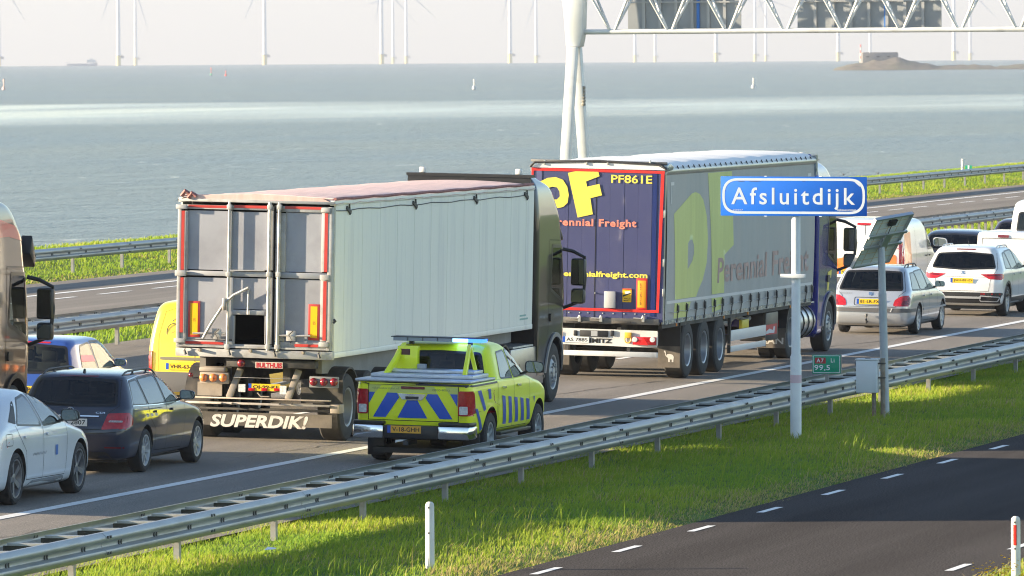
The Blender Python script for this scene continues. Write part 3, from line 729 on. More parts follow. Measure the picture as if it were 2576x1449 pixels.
# ---------------------------------------------------------------- cars
def paint(name, col, metal=.0, rough=.28, coat=1., dirt=None):
    return M(name, col, rough, metal, coat, var=.04, vs=1.5, dirt=dirt, dirts=1.6, dlo=.55, dhi=.95)
p_navy = paint('navy_paint', (.007,.013,.038), .0, .45); p_white = paint('white_paint', (.70,.72,.75)); p_white2 = paint('clean_white_paint', (.74,.74,.74))
p_silver = paint('silver_paint', (.50,.52,.55), .55, .3); p_bluec = paint('blue_paint', (.022,.065,.29)); p_yellow = paint('yellow_paint', (.80,.60,.03))
p_dkblue = paint('dark_blue_paint', (.012,.018,.045), .3); p_plum = paint('dark_plum_paint', (.025,.012,.022), .3)
p_fluo = M('fluorescent_yellow', (.86,.93,.012), .4, coat=.5, var=.02, vs=2); m_sblue = M('stripe_blue', (.012,.09,.52), .3, coat=.4)
m_grey = M('grey_plastic', (.10,.10,.105), .5)
Q = lambda a, b: (a, b)

# --- dark estate behind the grey trailer
rows = [(.20,.20,4.40,.74),(.25,.08,4.50,.82,.18,.35),(.40,.02,4.58,.865,.20,.40),(.58,.00,4.59,.88,.20,.42),(.68,.012,4.56,.885,.2,.45),(.80,.07,4.42,.884,.2,.5),(.90,.105,3.95,.874,.2,.55),(.965,.135,3.48,.858,.18,.5),(1.02,.165,3.22,.838,.18,.35),(1.2,.285,2.87,.765,.17,.3),(1.34,.385,2.58,.70,.16,.28),(1.41,.44,2.38,.645,.17,.3),(1.445,.58,2.18,.56,.2,.3),(1.462,.9,1.95,.40,.2,.2),(1.468,1.2,1.8,.2,.1,.1)]
car, t, body = make_car('estate_car', 'dark navy estate car with roof rails behind the grey tipper trailer', 'car', -34.46, 113.73, rows, p_navy, 1.02, 3.78, .32, .225, .885, swin=[[(.44,1.01),(1.10,.985),(1.0,1.355),(.64,1.34)],[(1.17,.985),(2.02,.98),(1.93,1.385),(1.07,1.365)],[(2.09,.98),(2.98,.99),(2.47,1.35),(2.30,1.385),(2.0,1.39)]], rwin=[(0,.985),(.665,1.0),(.60,1.36),(0,1.385)], fwin=[(0,1.02),(.70,1.02),(.56,1.38),(0,1.40)], spokes=9, sw=.042)
TL = [(.40,.90),(.80,.93),(.86,.86),(.83,.66),(.42,.62)]
for s_ in (1,-1):
    P = [(s_*a, b) for a, b in ((.545,.89),(.84,.905),(.87,.82),(.845,.685),(.47,.655))]
    l_ = patch('tail_light', t, rpoly(P, .03), 'B', m_red, car, .006, .05)
    patch('reversing_lamp', t, rr(min(s_*.57,s_*.77), max(s_*.57,s_*.77), .765,.792,.01,2), 'B', M('grey_lens', (.40,.36,.37), .2, var=.5, vs=60), l_, .010, .05)
    if s_ > 0: patch('tail_light_side', t, rpoly([(.02,.66),(.30,.72),(.33,.80),(.24,.89),(.05,.905)], .03), 'R', m_red, l_, .006, .05)
    else: patch('tail_light_side', t, rpoly([(.02,.66),(.30,.72),(.33,.80),(.24,.89),(.05,.905)], .03), 'L', m_red, l_, .006, .05)
plate(car, t, 0, .70, .52, .11, 'OA 2807', bgm=m_platew, band=True)
patch('chrome_strip', t, rr(-.42,.42,.838,.856,.006,2), 'B', m_chrome, car, .012, .06, .012)
text('CDI', .36, .885, .14, .026, m_chrome, car, caster(t,'B'), bold=.02, thick=.008); 
def star(root, t, x, z, r):
    ca = caster(t, 'B'); c = ca(x, z, .012); b = MB()
    pts = [c+Vector((r*math.cos(a), 0, r*math.sin(a))) for a in [2*math.pi*i/20 for i in range(21)]]
    b.tube(pts, .006, 6, False)
    for k in range(3):
        a = math.pi/2+k*2*math.pi/3; b.tube([c, c+Vector((r*math.cos(a), 0, r*math.sin(a)))], .008, 5, r2=.003)
    return ob('badge', b, m_chrome, root)
star(car, t, -.02, .915, .052)
patch('spoiler_lamp', t, rr(-.30,.30,1.405,1.425,.008,2), 'B', m_redd, car, .006)
patch('tailgate_gap', t, [q for p_ in ([(-.47,.655),(-.56,.90),(-.70,1.0),(-.64,1.36),(0,1.40),(.64,1.36),(.70,1.0),(.56,.90),(.47,.655),(-.47,.655)],) for q in linepoly(p_, .008)], 'B', m_seam, car, .004)
patch('bumper_gap', t, linepoly([(-.86,.645),(-.45,.60),(.45,.60),(.86,.645)], .009), 'B', m_seam, car, .004)
patch('bumper_reflector', t, rr(.52,.80,.385,.405,.005,2), 'B', m_redd, car, .005); patch('bumper_reflector', t, rr(-.80,-.52,.385,.405,.005,2), 'B', m_redd, car, .005)
patch('diffuser', t, rpoly([(-.62,.22),(.62,.22),(.55,.33),(-.55,.33)], .03), 'B', m_black, car, .006)
patch('wiper', t, linepoly([(-.42,1.03),(.0,1.01)], .025), 'B', m_black, car, .012, thick=.01)
seams(car, t, [[(1.12,.97),(1.20,.78),(1.46,.62),(1.50,.30)],[(2.05,.97),(2.06,.28)],[(3.02,.98),(3.0,.70),(2.92,.30)],[(1.5,.30),(2.92,.285)]])
patch('fuel_flap', t, ringpoly(rr(.92,1.10,.70,.84,.03,3), -.004, .004), 'R', m_seam, car, .004)
handles(car, t, (1.42,2.28), .855, p_navy); roof_rails(car, t, .60, .62, 2.35, m_black, .05)
both(lambda vw: patch('chrome_line', t, linepoly([(.40,.995),(1.6,.968),(3.0,.968)], .012), vw, m_chrome, car, .006))
both(lambda vw: patch('chrome_line', t, linepoly([(.41,1.0),(.60,1.36),(1.2,1.40),(2.1,1.415),(2.5,1.375)], .010), vw, m_chrome, car, .007))
mirror_arm(car, t, 2.78, .985, .885, p_navy, 1.15)
ob('antenna', MB().prism([(0,0),(.11,0),(.06,.06),(.045,.06)], 'x', -.012,.012), m_black, car).location = (0,.66,1.445)

# --- white saloon in the lower left corner
rows = [(.18,.25,4.70,.78),(.24,.10,4.82,.88,.2,.4),(.45,.02,4.94,.925,.24,.45),(.65,.0,4.95,.932,.26,.5),(.85,.03,4.80,.93,.28,.6),(.95,.06,4.45,.922,.28,.7),(1.02,.12,4.02,.905,.28,.6),(1.08,.32,3.75,.885,.28,.4),(1.2,.66,3.38,.825,.25,.35),(1.35,1.08,2.98,.74,.22,.3),(1.45,1.48,2.62,.665,.22,.3),(1.51,1.85,2.35,.55,.2,.2),(1.535,2.0,2.25,.3,.1,.1)]
car, t, body = make_car('saloon_car', 'white saloon car with blue door sticker cut by the left edge of the picture', 'car', -33.92, 105.42, rows, p_white, 1.02, 4.0, .36, .262, .932, .23, swin=[[(1.10,1.09),(2.16,1.035),(2.06,1.46),(1.62,1.42)],[(2.24,1.035),(3.12,1.045),(2.72,1.36),(2.45,1.455),(2.14,1.468)],[(3.17,1.05),(3.45,1.06),(3.0,1.26),(2.80,1.36)]], rwin=[(0,1.06),(.62,1.10),(.52,1.42),(0,1.44)], fwin=[(0,1.09),(.74,1.10),(.56,1.44),(0,1.46)], spokes=5, sw=.085, rim=m_alloyd)
for s_ in (1,-1): patch('tail_light', t, rpoly([(s_*.35,.90),(s_*.93,.92),(s_*.93,.80),(s_*.4,.83)], .02), 'B', m_red, car, .006)
both(lambda vw: patch('tail_light_side', t, rpoly([(.02,.74),(.26,.76),(.28,.90),(.06,.93)], .03), vw, m_red, car, .006, .05))
plate(car, t, 0, .55, .52, .11, 'G-482-ZT')
both(lambda vw: patch('lattice_panel', t, rpoly([(.80,1.14),(1.06,1.10),(1.44,1.40),(1.30,1.36)], .02), vw, m_grille, car, .005))
seams(car, t, [[(1.02,1.08),(1.10,.95),(1.40,.72),(1.48,.32)],[(2.20,1.02),(2.22,.30)],[(3.30,1.04),(3.33,.8),(3.28,.34)],[(1.48,.32),(3.28,.31)]], .008)
both(lambda vw: patch('sill_trim', t, rpoly([(1.50,.20),(3.35,.20),(3.22,.30),(1.75,.30)], .04), vw, M('glossy_grey', (.30,.32,.34), .15, coat=.8), car, .006))
both(lambda vw: patch('charge_flap', t, ringpoly(rr(.52,.80,.82,.98,.03,3), -.004,.004), vw, m_seam, car, .004))
handles(car, t, (1.30,2.32), .895, p_white, .22); mirror_arm(car, t, 3.06, 1.05, .932, m_black, 1.35)
both(lambda vw: patch('door_sticker', t, rpoly([(2.76,.74),(2.88,.74),(2.88,.60),(2.76,.60)], .005), vw, M('sticker_blue', (.01,.12,.42), .4), car, .005))
patch('door_marking', t, [q for k in range(9) for q in linepoly([(1.72+k*.07,.645),(1.765+k*.07,.67)], .022)], 'R', M('faded_print', (.30,.31,.33), .5), car, .005)

# --- blue hatchback ahead of the brown truck
rows = [(.2,.15,3.6,.72),(.26,.05,3.68,.79),(.5,.0,3.74,.82,.2,.4),(.7,.0,3.72,.828,.2,.42),(.85,.04,3.5,.822,.18,.45),(.95,.08,3.02,.81,.16,.4),(1.02,.11,2.8,.79,.16,.3),(1.2,.20,2.5,.725,.15,.28),(1.38,.30,2.15,.66,.15,.26),(1.455,.40,1.95,.585,.18,.25),(1.485,.7,1.7,.4,.2,.2),(1.492,1,1.5,.2,.1,.1)]
car, t, body = make_car('hatchback_car', 'small blue hatchback with a driver inside, ahead of the brown truck', 'car', -38.35, 124.25, rows, p_bluec, .62, 3.05, .29, .2, .825, .19, swin=[[(.42,.98),(1.22,.975),(1.16,1.40),(.62,1.36)],[(1.29,.975),(2.50,.99),(1.98,1.37),(1.80,1.41),(1.23,1.415)]], rwin=[(0,.93),(.66,.95),(.56,1.36),(0,1.39)], fwin=[(0,1.02),(.68,1.02),(.54,1.38),(0,1.41)], spokes=7, g_r=g_clear, g_s=glassmat('light_side_glass', (.45,.5,.48), 1.55))
both(lambda vw: patch('tail_light_side', t, rpoly([(.01,.62),(.12,.64),(.14,.90),(.05,.92)], .02), vw, m_red, car, .006, .05))
for s_ in (1,-1): patch('tail_light', t, rr(min(s_*.62,s_*.80),max(s_*.62,s_*.80),.62,.90,.03,3), 'B', m_red, car, .006, .05)
plate(car, t, 0, .62, .52, .11, '38-RB-KN'); patch('brake_lamp', t, rr(-.28,.28,1.405,1.43,.008,2), 'B', m_red, car, .006)
seams(car, t, [[(1.25,.97),(1.24,.28)],[(2.55,.98),(2.52,.7),(2.44,.30)],[(1.24,.28),(2.44,.28)]]); handles(car, t, (1.34,), .82, p_bluec); mirror_arm(car, t, 2.18, .98, .82, p_bluec, 1.0)
patch('magenta_sticker', t, rpoly([(.50,1.12),(1.20,1.10),(1.16,1.20),(.56,1.22)], .01), 'R', M('pink_sticker', (.65,.06,.16), .4), car, .007)
ob('antenna', MB().tube([(0,.75,1.48),(0,.62,1.63)], .006, 6), m_black, car)

# --- yellow van beside the grey trailer
rows = [(.20,.15,4.2,.75),(.26,.03,4.3,.84),(.45,.0,4.38,.88,.14,.35),(.8,.01,4.30,.895,.13,.4),(.98,.03,3.95,.893,.13,.45),(1.08,.04,3.6,.885,.13,.35),(1.2,.06,3.4,.87,.13,.3),(1.5,.11,2.9,.815,.14,.28),(1.68,.16,2.55,.765,.16,.28),(1.76,.24,2.35,.70,.2,.28),(1.80,.45,2.1,.55,.2,.2),(1.815,.8,1.8,.3,.1,.1)]
car, t, body = make_car('delivery_van', 'yellow delivery van half hidden behind the grey tipper trailer', 'van', -38.06, 133.0, rows, p_yellow, .85, 3.53, .31, .21, .895, .2, swin=[[(2.30,1.08),(3.25,1.1),(2.78,1.5),(2.62,1.56),(2.32,1.58)]], fwin=[(0,1.14),(.74,1.14),(.62,1.60),(0,1.64)], spokes=7, mid=2.4, seats=False)
patch('lower_bumper', t, rr(-.86,.86,.26,.60,.03,3), 'B', m_grey, car, .006, .07, .03); patch('recess', t, rr(-.30,.30,.62,.78,.03,3), 'B', M('yellow_recess', (.74,.50,.02), .4), car, .005)
patch('recess_shade', t, linepoly([(-.62,.83),(.62,.83)], .05), 'B', M('recess_shade_grey', (.16,.15,.10), .5), car, .005, thick=.01)  # shade above the plate recess, painted on as a dark strip
for s_ in (1,-1): patch('tail_light', t, rr(min(s_*.78,s_*.89),max(s_*.78,s_*.89),.56,.95,.03,3), 'B', m_red, car, .008, .05, .02)
plate(car, t, -.26, .64, .52, .11, 'VHR-63-L', bold=.02); patch('door_gap', t, linepoly([(-.02,.62),(-.02,1.70)], .012)+linepoly([(-.66,.62),(-.68,1.2),(-.58,1.62),(-.4,1.68),(.4,1.68),(.58,1.62),(.68,1.2),(.66,.62)], .010), 'B', M('gap_yellow', (.35,.25,.02), .6), car, .004)
cv = caster(t, 'B'); c_ = cv(.20,.70,.02)
ob('badge', MB().tube([c_+Vector((.062*math.cos(a),0,.062*math.sin(a))) for a in [2*math.pi*i/20 for i in range(21)]], .008, 6, False).tube([c_+Vector(q) for q in ((-.045,0,.04),(-.018,0,-.042),(0,0,.0),(.018,0,-.042),(.045,0,.04))], .008, 5), m_chrome, car)
c_ = cv(-.42,1.27,.006); ob('logo', MB().tube([c_+Vector((.12*math.cos(a),.01,.15*math.sin(a))) for a in [2*math.pi*i/24 for i in range(21)]], .008, 5).tube([c_+Vector((.05*math.cos(a)+.02,.01,.05*math.sin(a)-.04)) for a in [2*math.pi*i/16 for i in range(17)]], .008, 5).tube([c_+Vector((-.02,.01,.19)),c_+Vector((.05,.01,.24))], .008, 5), m_dark, car)
mirror_arm(car, t, 3.05, 1.12, .89, m_black, 1.3)

# --- silver estate ahead of the blue truck
rows = [(.19,.2,4.55,.74),(.25,.06,4.66,.82),(.42,.0,4.73,.865,.2,.45),(.60,.0,4.74,.878,.2,.45),(.75,.05,4.62,.88,.2,.5),(.86,.09,4.15,.872,.19,.55),(.93,.12,3.7,.858,.18,.5),(.98,.15,3.42,.838,.18,.35),(1.16,.30,3.05,.77,.17,.3),(1.34,.47,2.65,.69,.16,.28),(1.41,.56,2.45,.635,.18,.28),(1.445,.75,2.25,.54,.2,.25),(1.46,1.1,2.0,.35,.2,.2),(1.465,1.4,1.8,.2,.1,.1)]
car, t, body = make_car('estate_car', 'silver estate car with dark bumper strip and tow bar ahead of the blue truck', 'car', -33.96, 171.1, rows, p_silver, 1.14, 3.84, .315, .225, .88, .2, swin=[[(.50,.97),(1.28,.95),(1.20,1.32),(.82,1.31)],[(1.35,.95),(2.18,.945),(2.10,1.36),(1.27,1.335)],[(2.25,.945),(3.15,.955),(2.55,1.33),(2.40,1.36),(2.17,1.365)]], rwin=[(0,.94),(.70,.955),(.60,1.345),(0,1.37)], fwin=[(0,.99),(.70,.99),(.56,1.36),(0,1.39)], spokes=8, sw=.07, g_r=glassmat('pale_rear_glass', (.40,.46,.44), 1.5))
for s_ in (1,-1):
    l_ = patch('tail_light', t, rpoly([(s_*.50,.62),(s_*.88,.62),(s_*.88,.86),(s_*.68,.84),(s_*.54,.76)], .05), 'B', m_red, car, .007, .05)
    patch('indicator', t, rpoly([(s_*.68,.64),(s_*.87,.64),(s_*.88,.73),(s_*.72,.75)], .03), 'B', m_redd, l_, .010, .05)
both(lambda vw: patch('tail_light_side', t, rpoly([(.0,.63),(.20,.66),(.24,.80),(.06,.86)], .04), vw, m_redd, car, .007, .05))
both(lambda vw: patch('bumper_strip', t, linepoly([(.02,.525),(.72,.53)], .075), vw, m_grey, car, .008, thick=.01)); patch('bumper_strip', t, linepoly([(-.875,.53),(.875,.53)], .085), 'B', m_grey, car, .008, .06, .015)
patch('bumper_light', t, linepoly([(.46,.50),(.49,.57)], .02), 'B', m_clear, car, .03)
plate(car, t, -.02, .655, .52, .11, '81-LR-FX'); patch('plate_recess', t, ringpoly(rr(-.33,.33,.635,.79,.03,3), 0,.012), 'B', m_seam, car, .004)
text('PEUGEOT', -.66, .865, .26, .026, M('badge_grey', (.25,.26,.27), .4), car, caster(t,'B'), bold=.01, space=1.4, thick=.006)
patch('badge', t, rpoly([(-.04,.86),(0,.835),(.04,.86),(.035,.91),(-.035,.91)], .01), 'B', m_chrome, car, .008, thick=.006)
patch('tailgate_gap', t, linepoly([(-.56,.60),(-.62,.84),(-.75,.95),(-.64,1.35)], .008)+linepoly([(.56,.60),(.62,.84),(.75,.95),(.64,1.35)], .008)+linepoly([(-.56,.60),(.56,.60)], .008), 'B', m_seam, car, .004)
patch('wiper', t, linepoly([(0,.955),(.30,.975)], .02), 'B', m_black, car, .012, thick=.008)
ob('tow_bar', MB().tube([(-.05,.15,.30),(-.05,-.05,.26),(-.05,-.07,.32),(-.05,-.07,.40)], .022, 8).lathe([(.38,.0),(.39,.026),(.425,.03),(.45,.018),(.45,0)], (-.05,-.07,0), 'z', 10), m_dark, car, 40)
seams(car, t, [[(1.31,.94),(1.38,.72),(1.60,.58),(1.62,.28)],[(2.21,.94),(2.22,.27)],[(3.18,.95),(3.14,.6),(3.06,.30)],[(1.62,.28),(3.06,.27)]]); both(lambda vw: patch('side_strip', t, linepoly([(1.6,.52),(4.35,.53)], .04), vw, M('silver_strip', (.30,.31,.33), .4), car, .006, thick=.006))
handles(car, t, (1.52,2.38), .80, p_silver, .16); roof_rails(car, t, .58, .85, 2.2, m_black, .06); mirror_arm(car, t, 2.95, .955, .88, p_silver, 1.1)
both(lambda vw: patch('chrome_line', t, linepoly([(.50,.955),(1.4,.935),(3.15,.935)], .010), vw, m_dark, car, .006))

# --- white sport utility car at the right edge
rows = [(.24,.2,4.1,.78),(.30,.06,4.22,.87),(.48,.0,4.34,.91,.2,.45),(.75,.0,4.35,.92,.2,.45),(.95,.05,4.05,.918,.2,.5),(1.04,.08,3.65,.905,.18,.45),(1.10,.11,3.35,.885,.18,.3),(1.28,.22,2.98,.81,.17,.3),(1.44,.33,2.62,.735,.17,.28),(1.53,.41,2.35,.665,.18,.28),(1.575,.62,2.1,.56,.2,.2),(1.592,.95,1.9,.35,.2,.2),(1.598,1.2,1.7,.2,.1,.1)]
car, t, body = make_car('sport_utility_car', 'white sport utility car with black lower bumper beside the silver estate', 'car', -34.13, 182.85, rows, p_white2, .83, 3.46, .35, .245, .92, .23, swin=[[(.62,1.10),(1.22,1.08),(1.10,1.45),(.84,1.42)],[(1.29,1.08),(2.06,1.065),(1.98,1.49),(1.17,1.465)],[(2.13,1.065),(3.02,1.08),(2.52,1.43),(2.35,1.475),(2.05,1.495)]], rwin=[(0,1.06),(.74,1.10),(.63,1.42),(0,1.46)], fwin=[(0,1.11),(.74,1.11),(.58,1.50),(0,1.52)], spokes=10, sw=.04, archtrim=(.06, m_black))
for s_ in (1,-1):
    patch('tail_light', t, rpoly([(s_*.40,.965),(s_*.90,.985),(s_*.90,.84),(s_*.60,.86)], .02), 'B', m_red, car, .008, .05)
    patch('tail_light_core', t, rpoly([(s_*.52,.955),(s_*.86,.965),(s_*.86,.93),(s_*.58,.925)], .01), 'B', m_redd, car, .011, .05)
    patch('bumper_reflector', t, rr(min(s_*.42,s_*.86),max(s_*.42,s_*.86),.505,.53,.006,2), 'B', m_red, car, .02); patch('exhaust_trim', t, ringpoly(rpoly([(s_*.42,.36),(s_*.80,.36),(s_*.84,.44),(s_*.42,.46)], .02), 0,.022), 'B', m_alloy, car, .025)
both(lambda vw: patch('tail_light_side', t, rpoly([(.02,.85),(.26,.87),(.32,.96),(.10,.985)], .02), vw, m_red, car, .008, .05))
patch('bumper_lower', t, rpoly([(-.90,.30),(.90,.30),(.91,.55),(-.91,.55)], .05), 'B', m_black, car, .008, .06, .012); patch('bumper_insert', t, linepoly([(-.42,.43),(.42,.43)], .05), 'B', m_alloy, car, .03, .06, .01)
both(lambda vw: patch('sill_trim', t, rpoly([(1.22,.26),(3.06,.26),(3.0,.42),(1.30,.42)], .03), vw, m_black, car, .008))
plate(car, t, -.02, .76, .52, .11, 'JSH-81-D'); text('ateca'[:0]+'S', -.045, .955, .09, .075, m_chrome, car, caster(t,'B'), bold=.05, thick=.008, name='badge')
patch('brake_lamp', t, rr(-.22,.22,1.505,1.53,.008,2), 'B', m_redd, car, .006); patch('wiper', t, linepoly([(.0,1.08),(.32,1.10)], .022), 'B', m_black, car, .012, thick=.008)
patch('tailgate_gap', t, linepoly([(-.60,.58),(-.64,.84),(-.78,1.1),(-.70,1.44)], .008)+linepoly([(.60,.58),(.64,.84),(.78,1.1),(.70,1.44)], .008)+linepoly([(-.60,.58),(.60,.58)], .008)+linepoly([(-.60,.90),(.60,.90)], .006), 'B', m_seam, car, .004)
seams(car, t, [[(1.26,1.07),(1.32,.8),(1.38,.44)],[(2.10,1.06),(2.10,.44)],[(3.0,1.07),(2.98,.7),(2.92,.44)]]); handles(car, t, (1.46,2.28), .93, p_white2); mirror_arm(car, t, 2.85, 1.08, .92, p_white2, 1.2); roof_rails(car, t, .62, .75, 2.2, m_alloy, .045)
ob('antenna', MB().tube([(0,.75,1.57),(0,.66,1.70)], .007, 6), m_black, car)

# --- dark cars further up the left lane
rows = [(.19,.2,4.3,.74),(.25,.06,4.45,.84),(.45,.0,4.52,.88,.2,.45),(.7,.02,4.48,.90,.2,.45),(.88,.07,4.1,.895,.18,.5),(.97,.12,3.4,.875,.18,.35),(1.16,.28,3.0,.79,.17,.3),(1.34,.5,2.55,.70,.17,.28),(1.42,.75,2.25,.60,.2,.25),(1.45,1.1,2.0,.4,.2,.2),(1.458,1.4,1.8,.2,.1,.1)]
W3 = [[(.62,.98),(1.95,.955),(1.86,1.38),(1.05,1.34)],[(2.02,.955),(3.0,.97),(2.5,1.30),(2.25,1.375),(1.93,1.385)]]
for X_, Y_, pt_, lb, rw in ((-37.75,200.6,p_dkblue,'dark blue car between the white van and the white sport utility car',[(0,.95),(.70,.97),(.62,1.34),(0,1.37)]),(-38.25,213.2,p_plum,'dark plum car whose tail shows left of the white box trailer',[(0,.95),(.70,.97),(.60,1.34),(0,1.37)])):
    car, t, body = make_car('passenger_car', lb, 'car', X_, Y_, rows, pt_, .9, 3.6, .32, .22, .90, .2, swin=W3, rwin=rw, fwin=[(0,1.0),(.72,1.0),(.58,1.38),(0,1.4)])
    for s_ in (1,-1): patch('tail_light', t, rpoly([(s_*.45,.90),(s_*.89,.92),(s_*.89,.78),(s_*.55,.80)], .02), 'B', m_red, car, .006)
    plate(car, t, 0, .62, .52, .11, 'TX-908-F' if X_ > -38 else 'L-714-RS'); mirror_arm(car, t, 2.85, .98, .9, pt_); seams(car, t, [[(1.98,.95),(2.0,.28)],[(3.05,.96),(2.95,.3)]])

# --- white and orange van
rows = [(.22,.15,4.75,.80),(.28,.03,4.9,.92),(.5,.0,4.98,.965,.13,.45),(.9,.0,4.92,.975,.12,.45),(1.08,.02,4.5,.972,.12,.5),(1.16,.03,4.2,.965,.12,.35),(1.5,.06,3.65,.925,.12,.3),(1.78,.10,3.15,.88,.14,.28),(1.90,.16,2.9,.82,.18,.28),(1.945,.4,2.6,.68,.2,.25),(1.96,.9,2.2,.4,.1,.1)]
m_orange = M('orange_graphic', (.75,.20,.03), .3, coat=.6, var=.25, vs=3)
car, t, body = make_car('panel_van', 'white panel van with orange graphics half hidden by the solar panel', 'van', -38.02, 190.9, rows, p_white2, .95, 4.05, .33, .22, .975, .22, swin=[[(3.02,1.18),(3.95,1.2),(3.50,1.58),(3.30,1.68),(3.05,1.70)]], fwin=[(0,1.2),(.82,1.2),(.70,1.72),(0,1.76)], mid=3.0, seats=False)
patch('orange_panel', t, rpoly([(-.80,.62),(.80,.62),(.78,1.1),(.2,1.2),(-.80,.95)], .08), 'B', m_orange, car, .004); both(lambda vw: patch('orange_panel', t, rpoly([(.16,.58),(1.1,.58),(.95,1.1),(1.0,1.65),(.30,1.60)], .06), vw, m_orange, car, .004))
for s_ in (1,-1): patch('tail_light', t, rr(min(s_*.84,s_*.965),max(s_*.84,s_*.965),.85,1.42,.04,3), 'B', m_red, car, .008, .06, .02)
both(lambda vw: patch('tail_light_side', t, rr(.0,.14,.85,1.42,.04,3), vw, m_red, car, .008)); patch('brake_lamp', t, rr(-.2,.2,1.80,1.85,.01,2), 'B', m_red, car, .01, thick=.015)
patch('bumper', t, rr(-.95,.95,.30,.55,.04,3), 'B', m_grey, car, .008, .07, .03); plate(car, t, -.35, .62, .52, .11, 'V-592-TD')
patch('door_gap', t, linepoly([(0,.56),(0,1.80)], .012), 'B', m_seam, car, .004); seams(car, t, [[(1.55,.5),(1.55,1.75)],[(2.95,.4),(2.96,1.75)],[(4.0,1.2),(3.98,.6)]]); handles(car, t, (2.65,3.1), 1.02, m_black); mirror_arm(car, t, 3.75, 1.22, .975, p_white2, 1.7)

# --- white box trailer and tall van, right edge
rows = [(.55,.0,2.6,.90,.06,.1,.0,.02),(.60,.0,2.6,.93,.08,.1,.0,.02),(1.2,.0,2.6,.935,.10,.1,.0,.02),(1.62,.0,2.6,.93,.12,.1,.0,.02),(1.70,.02,2.56,.90,.12,.1,.0,.02),(1.73,.08,2.5,.84,.1,.1,.0,.02)]
root = empty('box_trailer', (-34.28, 190.4, roadz(-34.28)), (0, CF, 0)); tag(root, 'white box trailer with red marker lamp at the right edge', 'trailer')
me = shell(rows, taper=0); t = bvh_of(me); me.materials.append(p_white2); fix(me, 35); ob('box', me, None, root)
patch('door_gap', t, ringpoly(rr(-.80,.80,.66,1.58,.04,3), -.006,.006), 'B', m_seam, root, .004); patch('marker_lamp', t, rr(-.42,-.16,1.60,1.665,.01,2), 'B', m_redd, root, .006, thick=.012)
for s_ in (1,-1): patch('tail_light', t, rr(min(s_*.80,s_*.90),max(s_*.80,s_*.90),.62,.85,.02,3), 'B', m_red, root, .006); wheel(root, s_*.82, 1.35, .31, .2, .18, 0, rim=m_steel)
ob('drawbar', MB().bar((0,2.6,.5),(0,3.6,.45),.1,.1), m_galv2, root); ob('chassis', MB().box(-.7,.7,.1,2.5,.42,.56), m_galv2, root)
rows = [(.28,.15,5.6,.85),(.34,.03,5.75,.95),(.6,.0,5.85,.99,.13,.5),(1.1,.0,5.5,1.0,.12,.5),(1.25,.02,4.9,.995,.12,.4),(1.7,.05,4.4,.955,.12,.3),(2.15,.09,3.85,.90,.13,.28),(2.32,.14,3.6,.85,.16,.28),(2.40,.35,3.3,.70,.2,.25),(2.42,.9,2.8,.4,.1,.1)]
car, t, body = make_car('minibus', 'tall white minibus with dark rear window behind the box trailer', 'van', -34.25, 194.6, rows, p_white2, 1.1, 4.6, .34, .22, 1.0, .22, swin=[[(.4,1.4),(1.6,1.4),(1.6,2.05),(.5,2.05)],[(1.8,1.4),(3.2,1.4),(3.2,2.05),(1.8,2.05)]], rwin=[(0,1.42),(.80,1.44),(.72,2.10),(0,2.14)], fwin=[(0,1.3),(.82,1.3),(.7,2.1),(0,2.14)], seats=False)
for s_ in (1,-1): patch('tail_light', t, rr(min(s_*.88,s_*.985),max(s_*.88,s_*.985),.85,1.35,.03,3), 'B', m_red, car, .006)
# --- yellow and blue road-service pickup on the hard shoulder
rows = [(.42,.22,5.0,.80,.1,.3),(.50,.12,5.15,.885,.12,.35),(.70,.07,5.28,.918,.12,.45,.02,.15),(.95,.06,5.30,.928,.12,.5,.02,.15),(1.08,.06,5.08,.928,.12,.55,.02,.15),(1.17,.06,4.5,.92,.12,.5,.02,.15),(1.222,.06,4.12,.912,.12,.4,.02,.15),(1.238,.075,3.98,.905,.12,.35,.02,.15),(1.244,1.60,3.93,.90,.12,.35,.02,.15),(1.28,1.62,3.86,.885,.14,.32,.02,.15),(1.5,1.68,3.48,.81,.14,.3),(1.67,1.74,3.12,.742,.14,.28),(1.75,1.83,2.88,.685,.16,.28),(1.79,2.02,2.68,.57,.18,.25),(1.806,2.3,2.5,.3,.1,.1)]
car, t, body = make_car('pickup_truck', 'fluorescent yellow pickup with blue chevrons and a lit blue roof light bar', 'pickup truck', -30.55, 118.55, rows, p_fluo, 1.27, 4.36, .385, .225, .93, .25, swin=[[(1.92,1.26),(2.62,1.25),(2.56,1.66),(2.10,1.64)],[(2.70,1.25),(3.62,1.26),(3.16,1.56),(2.96,1.655),(2.64,1.668)]], rwin=[(0,1.29),(.70,1.30),(.62,1.64),(0,1.66)], fwin=[(0,1.28),(.74,1.28),(.58,1.66),(0,1.69)], spokes=6, sw=.07, mid=2.75, belt=1.2, arch=.085)
PX = lambda px, py: ((px-675)*.00147, .66+(935-py)*.001427)
def PP(*pts): return [PX(*p) for p in pts]
m_pale = M('dusty_yellow', (.62,.66,.16), .5)
patch('upper_band', t, PP((205,560),(1145,570),(1145,640),(205,635)), 'B', m_pale, car, .003)
for P in (PP((205,637),(270,637),(205,760)), PP((400,640),(505,640),(525,690),(385,900),(250,900)), PP((610,715),(720,715),(825,903),(510,903)), PP((825,645),(930,645),(1090,905),(955,905),(805,690)), PP((1060,640),(1140,640),(1140,775))): patch('chevron', t, P, 'B', m_sblue, car, .006)
for P in (PP((340,560),(455,560),(405,638),(275,638)), PP((890,560),(1005,562),(1050,640),(930,640))): patch('chevron_yellow', t, P, 'B', p_fluo, car, .0045)
m_print = M('grey_print', (.30,.33,.10), .5)
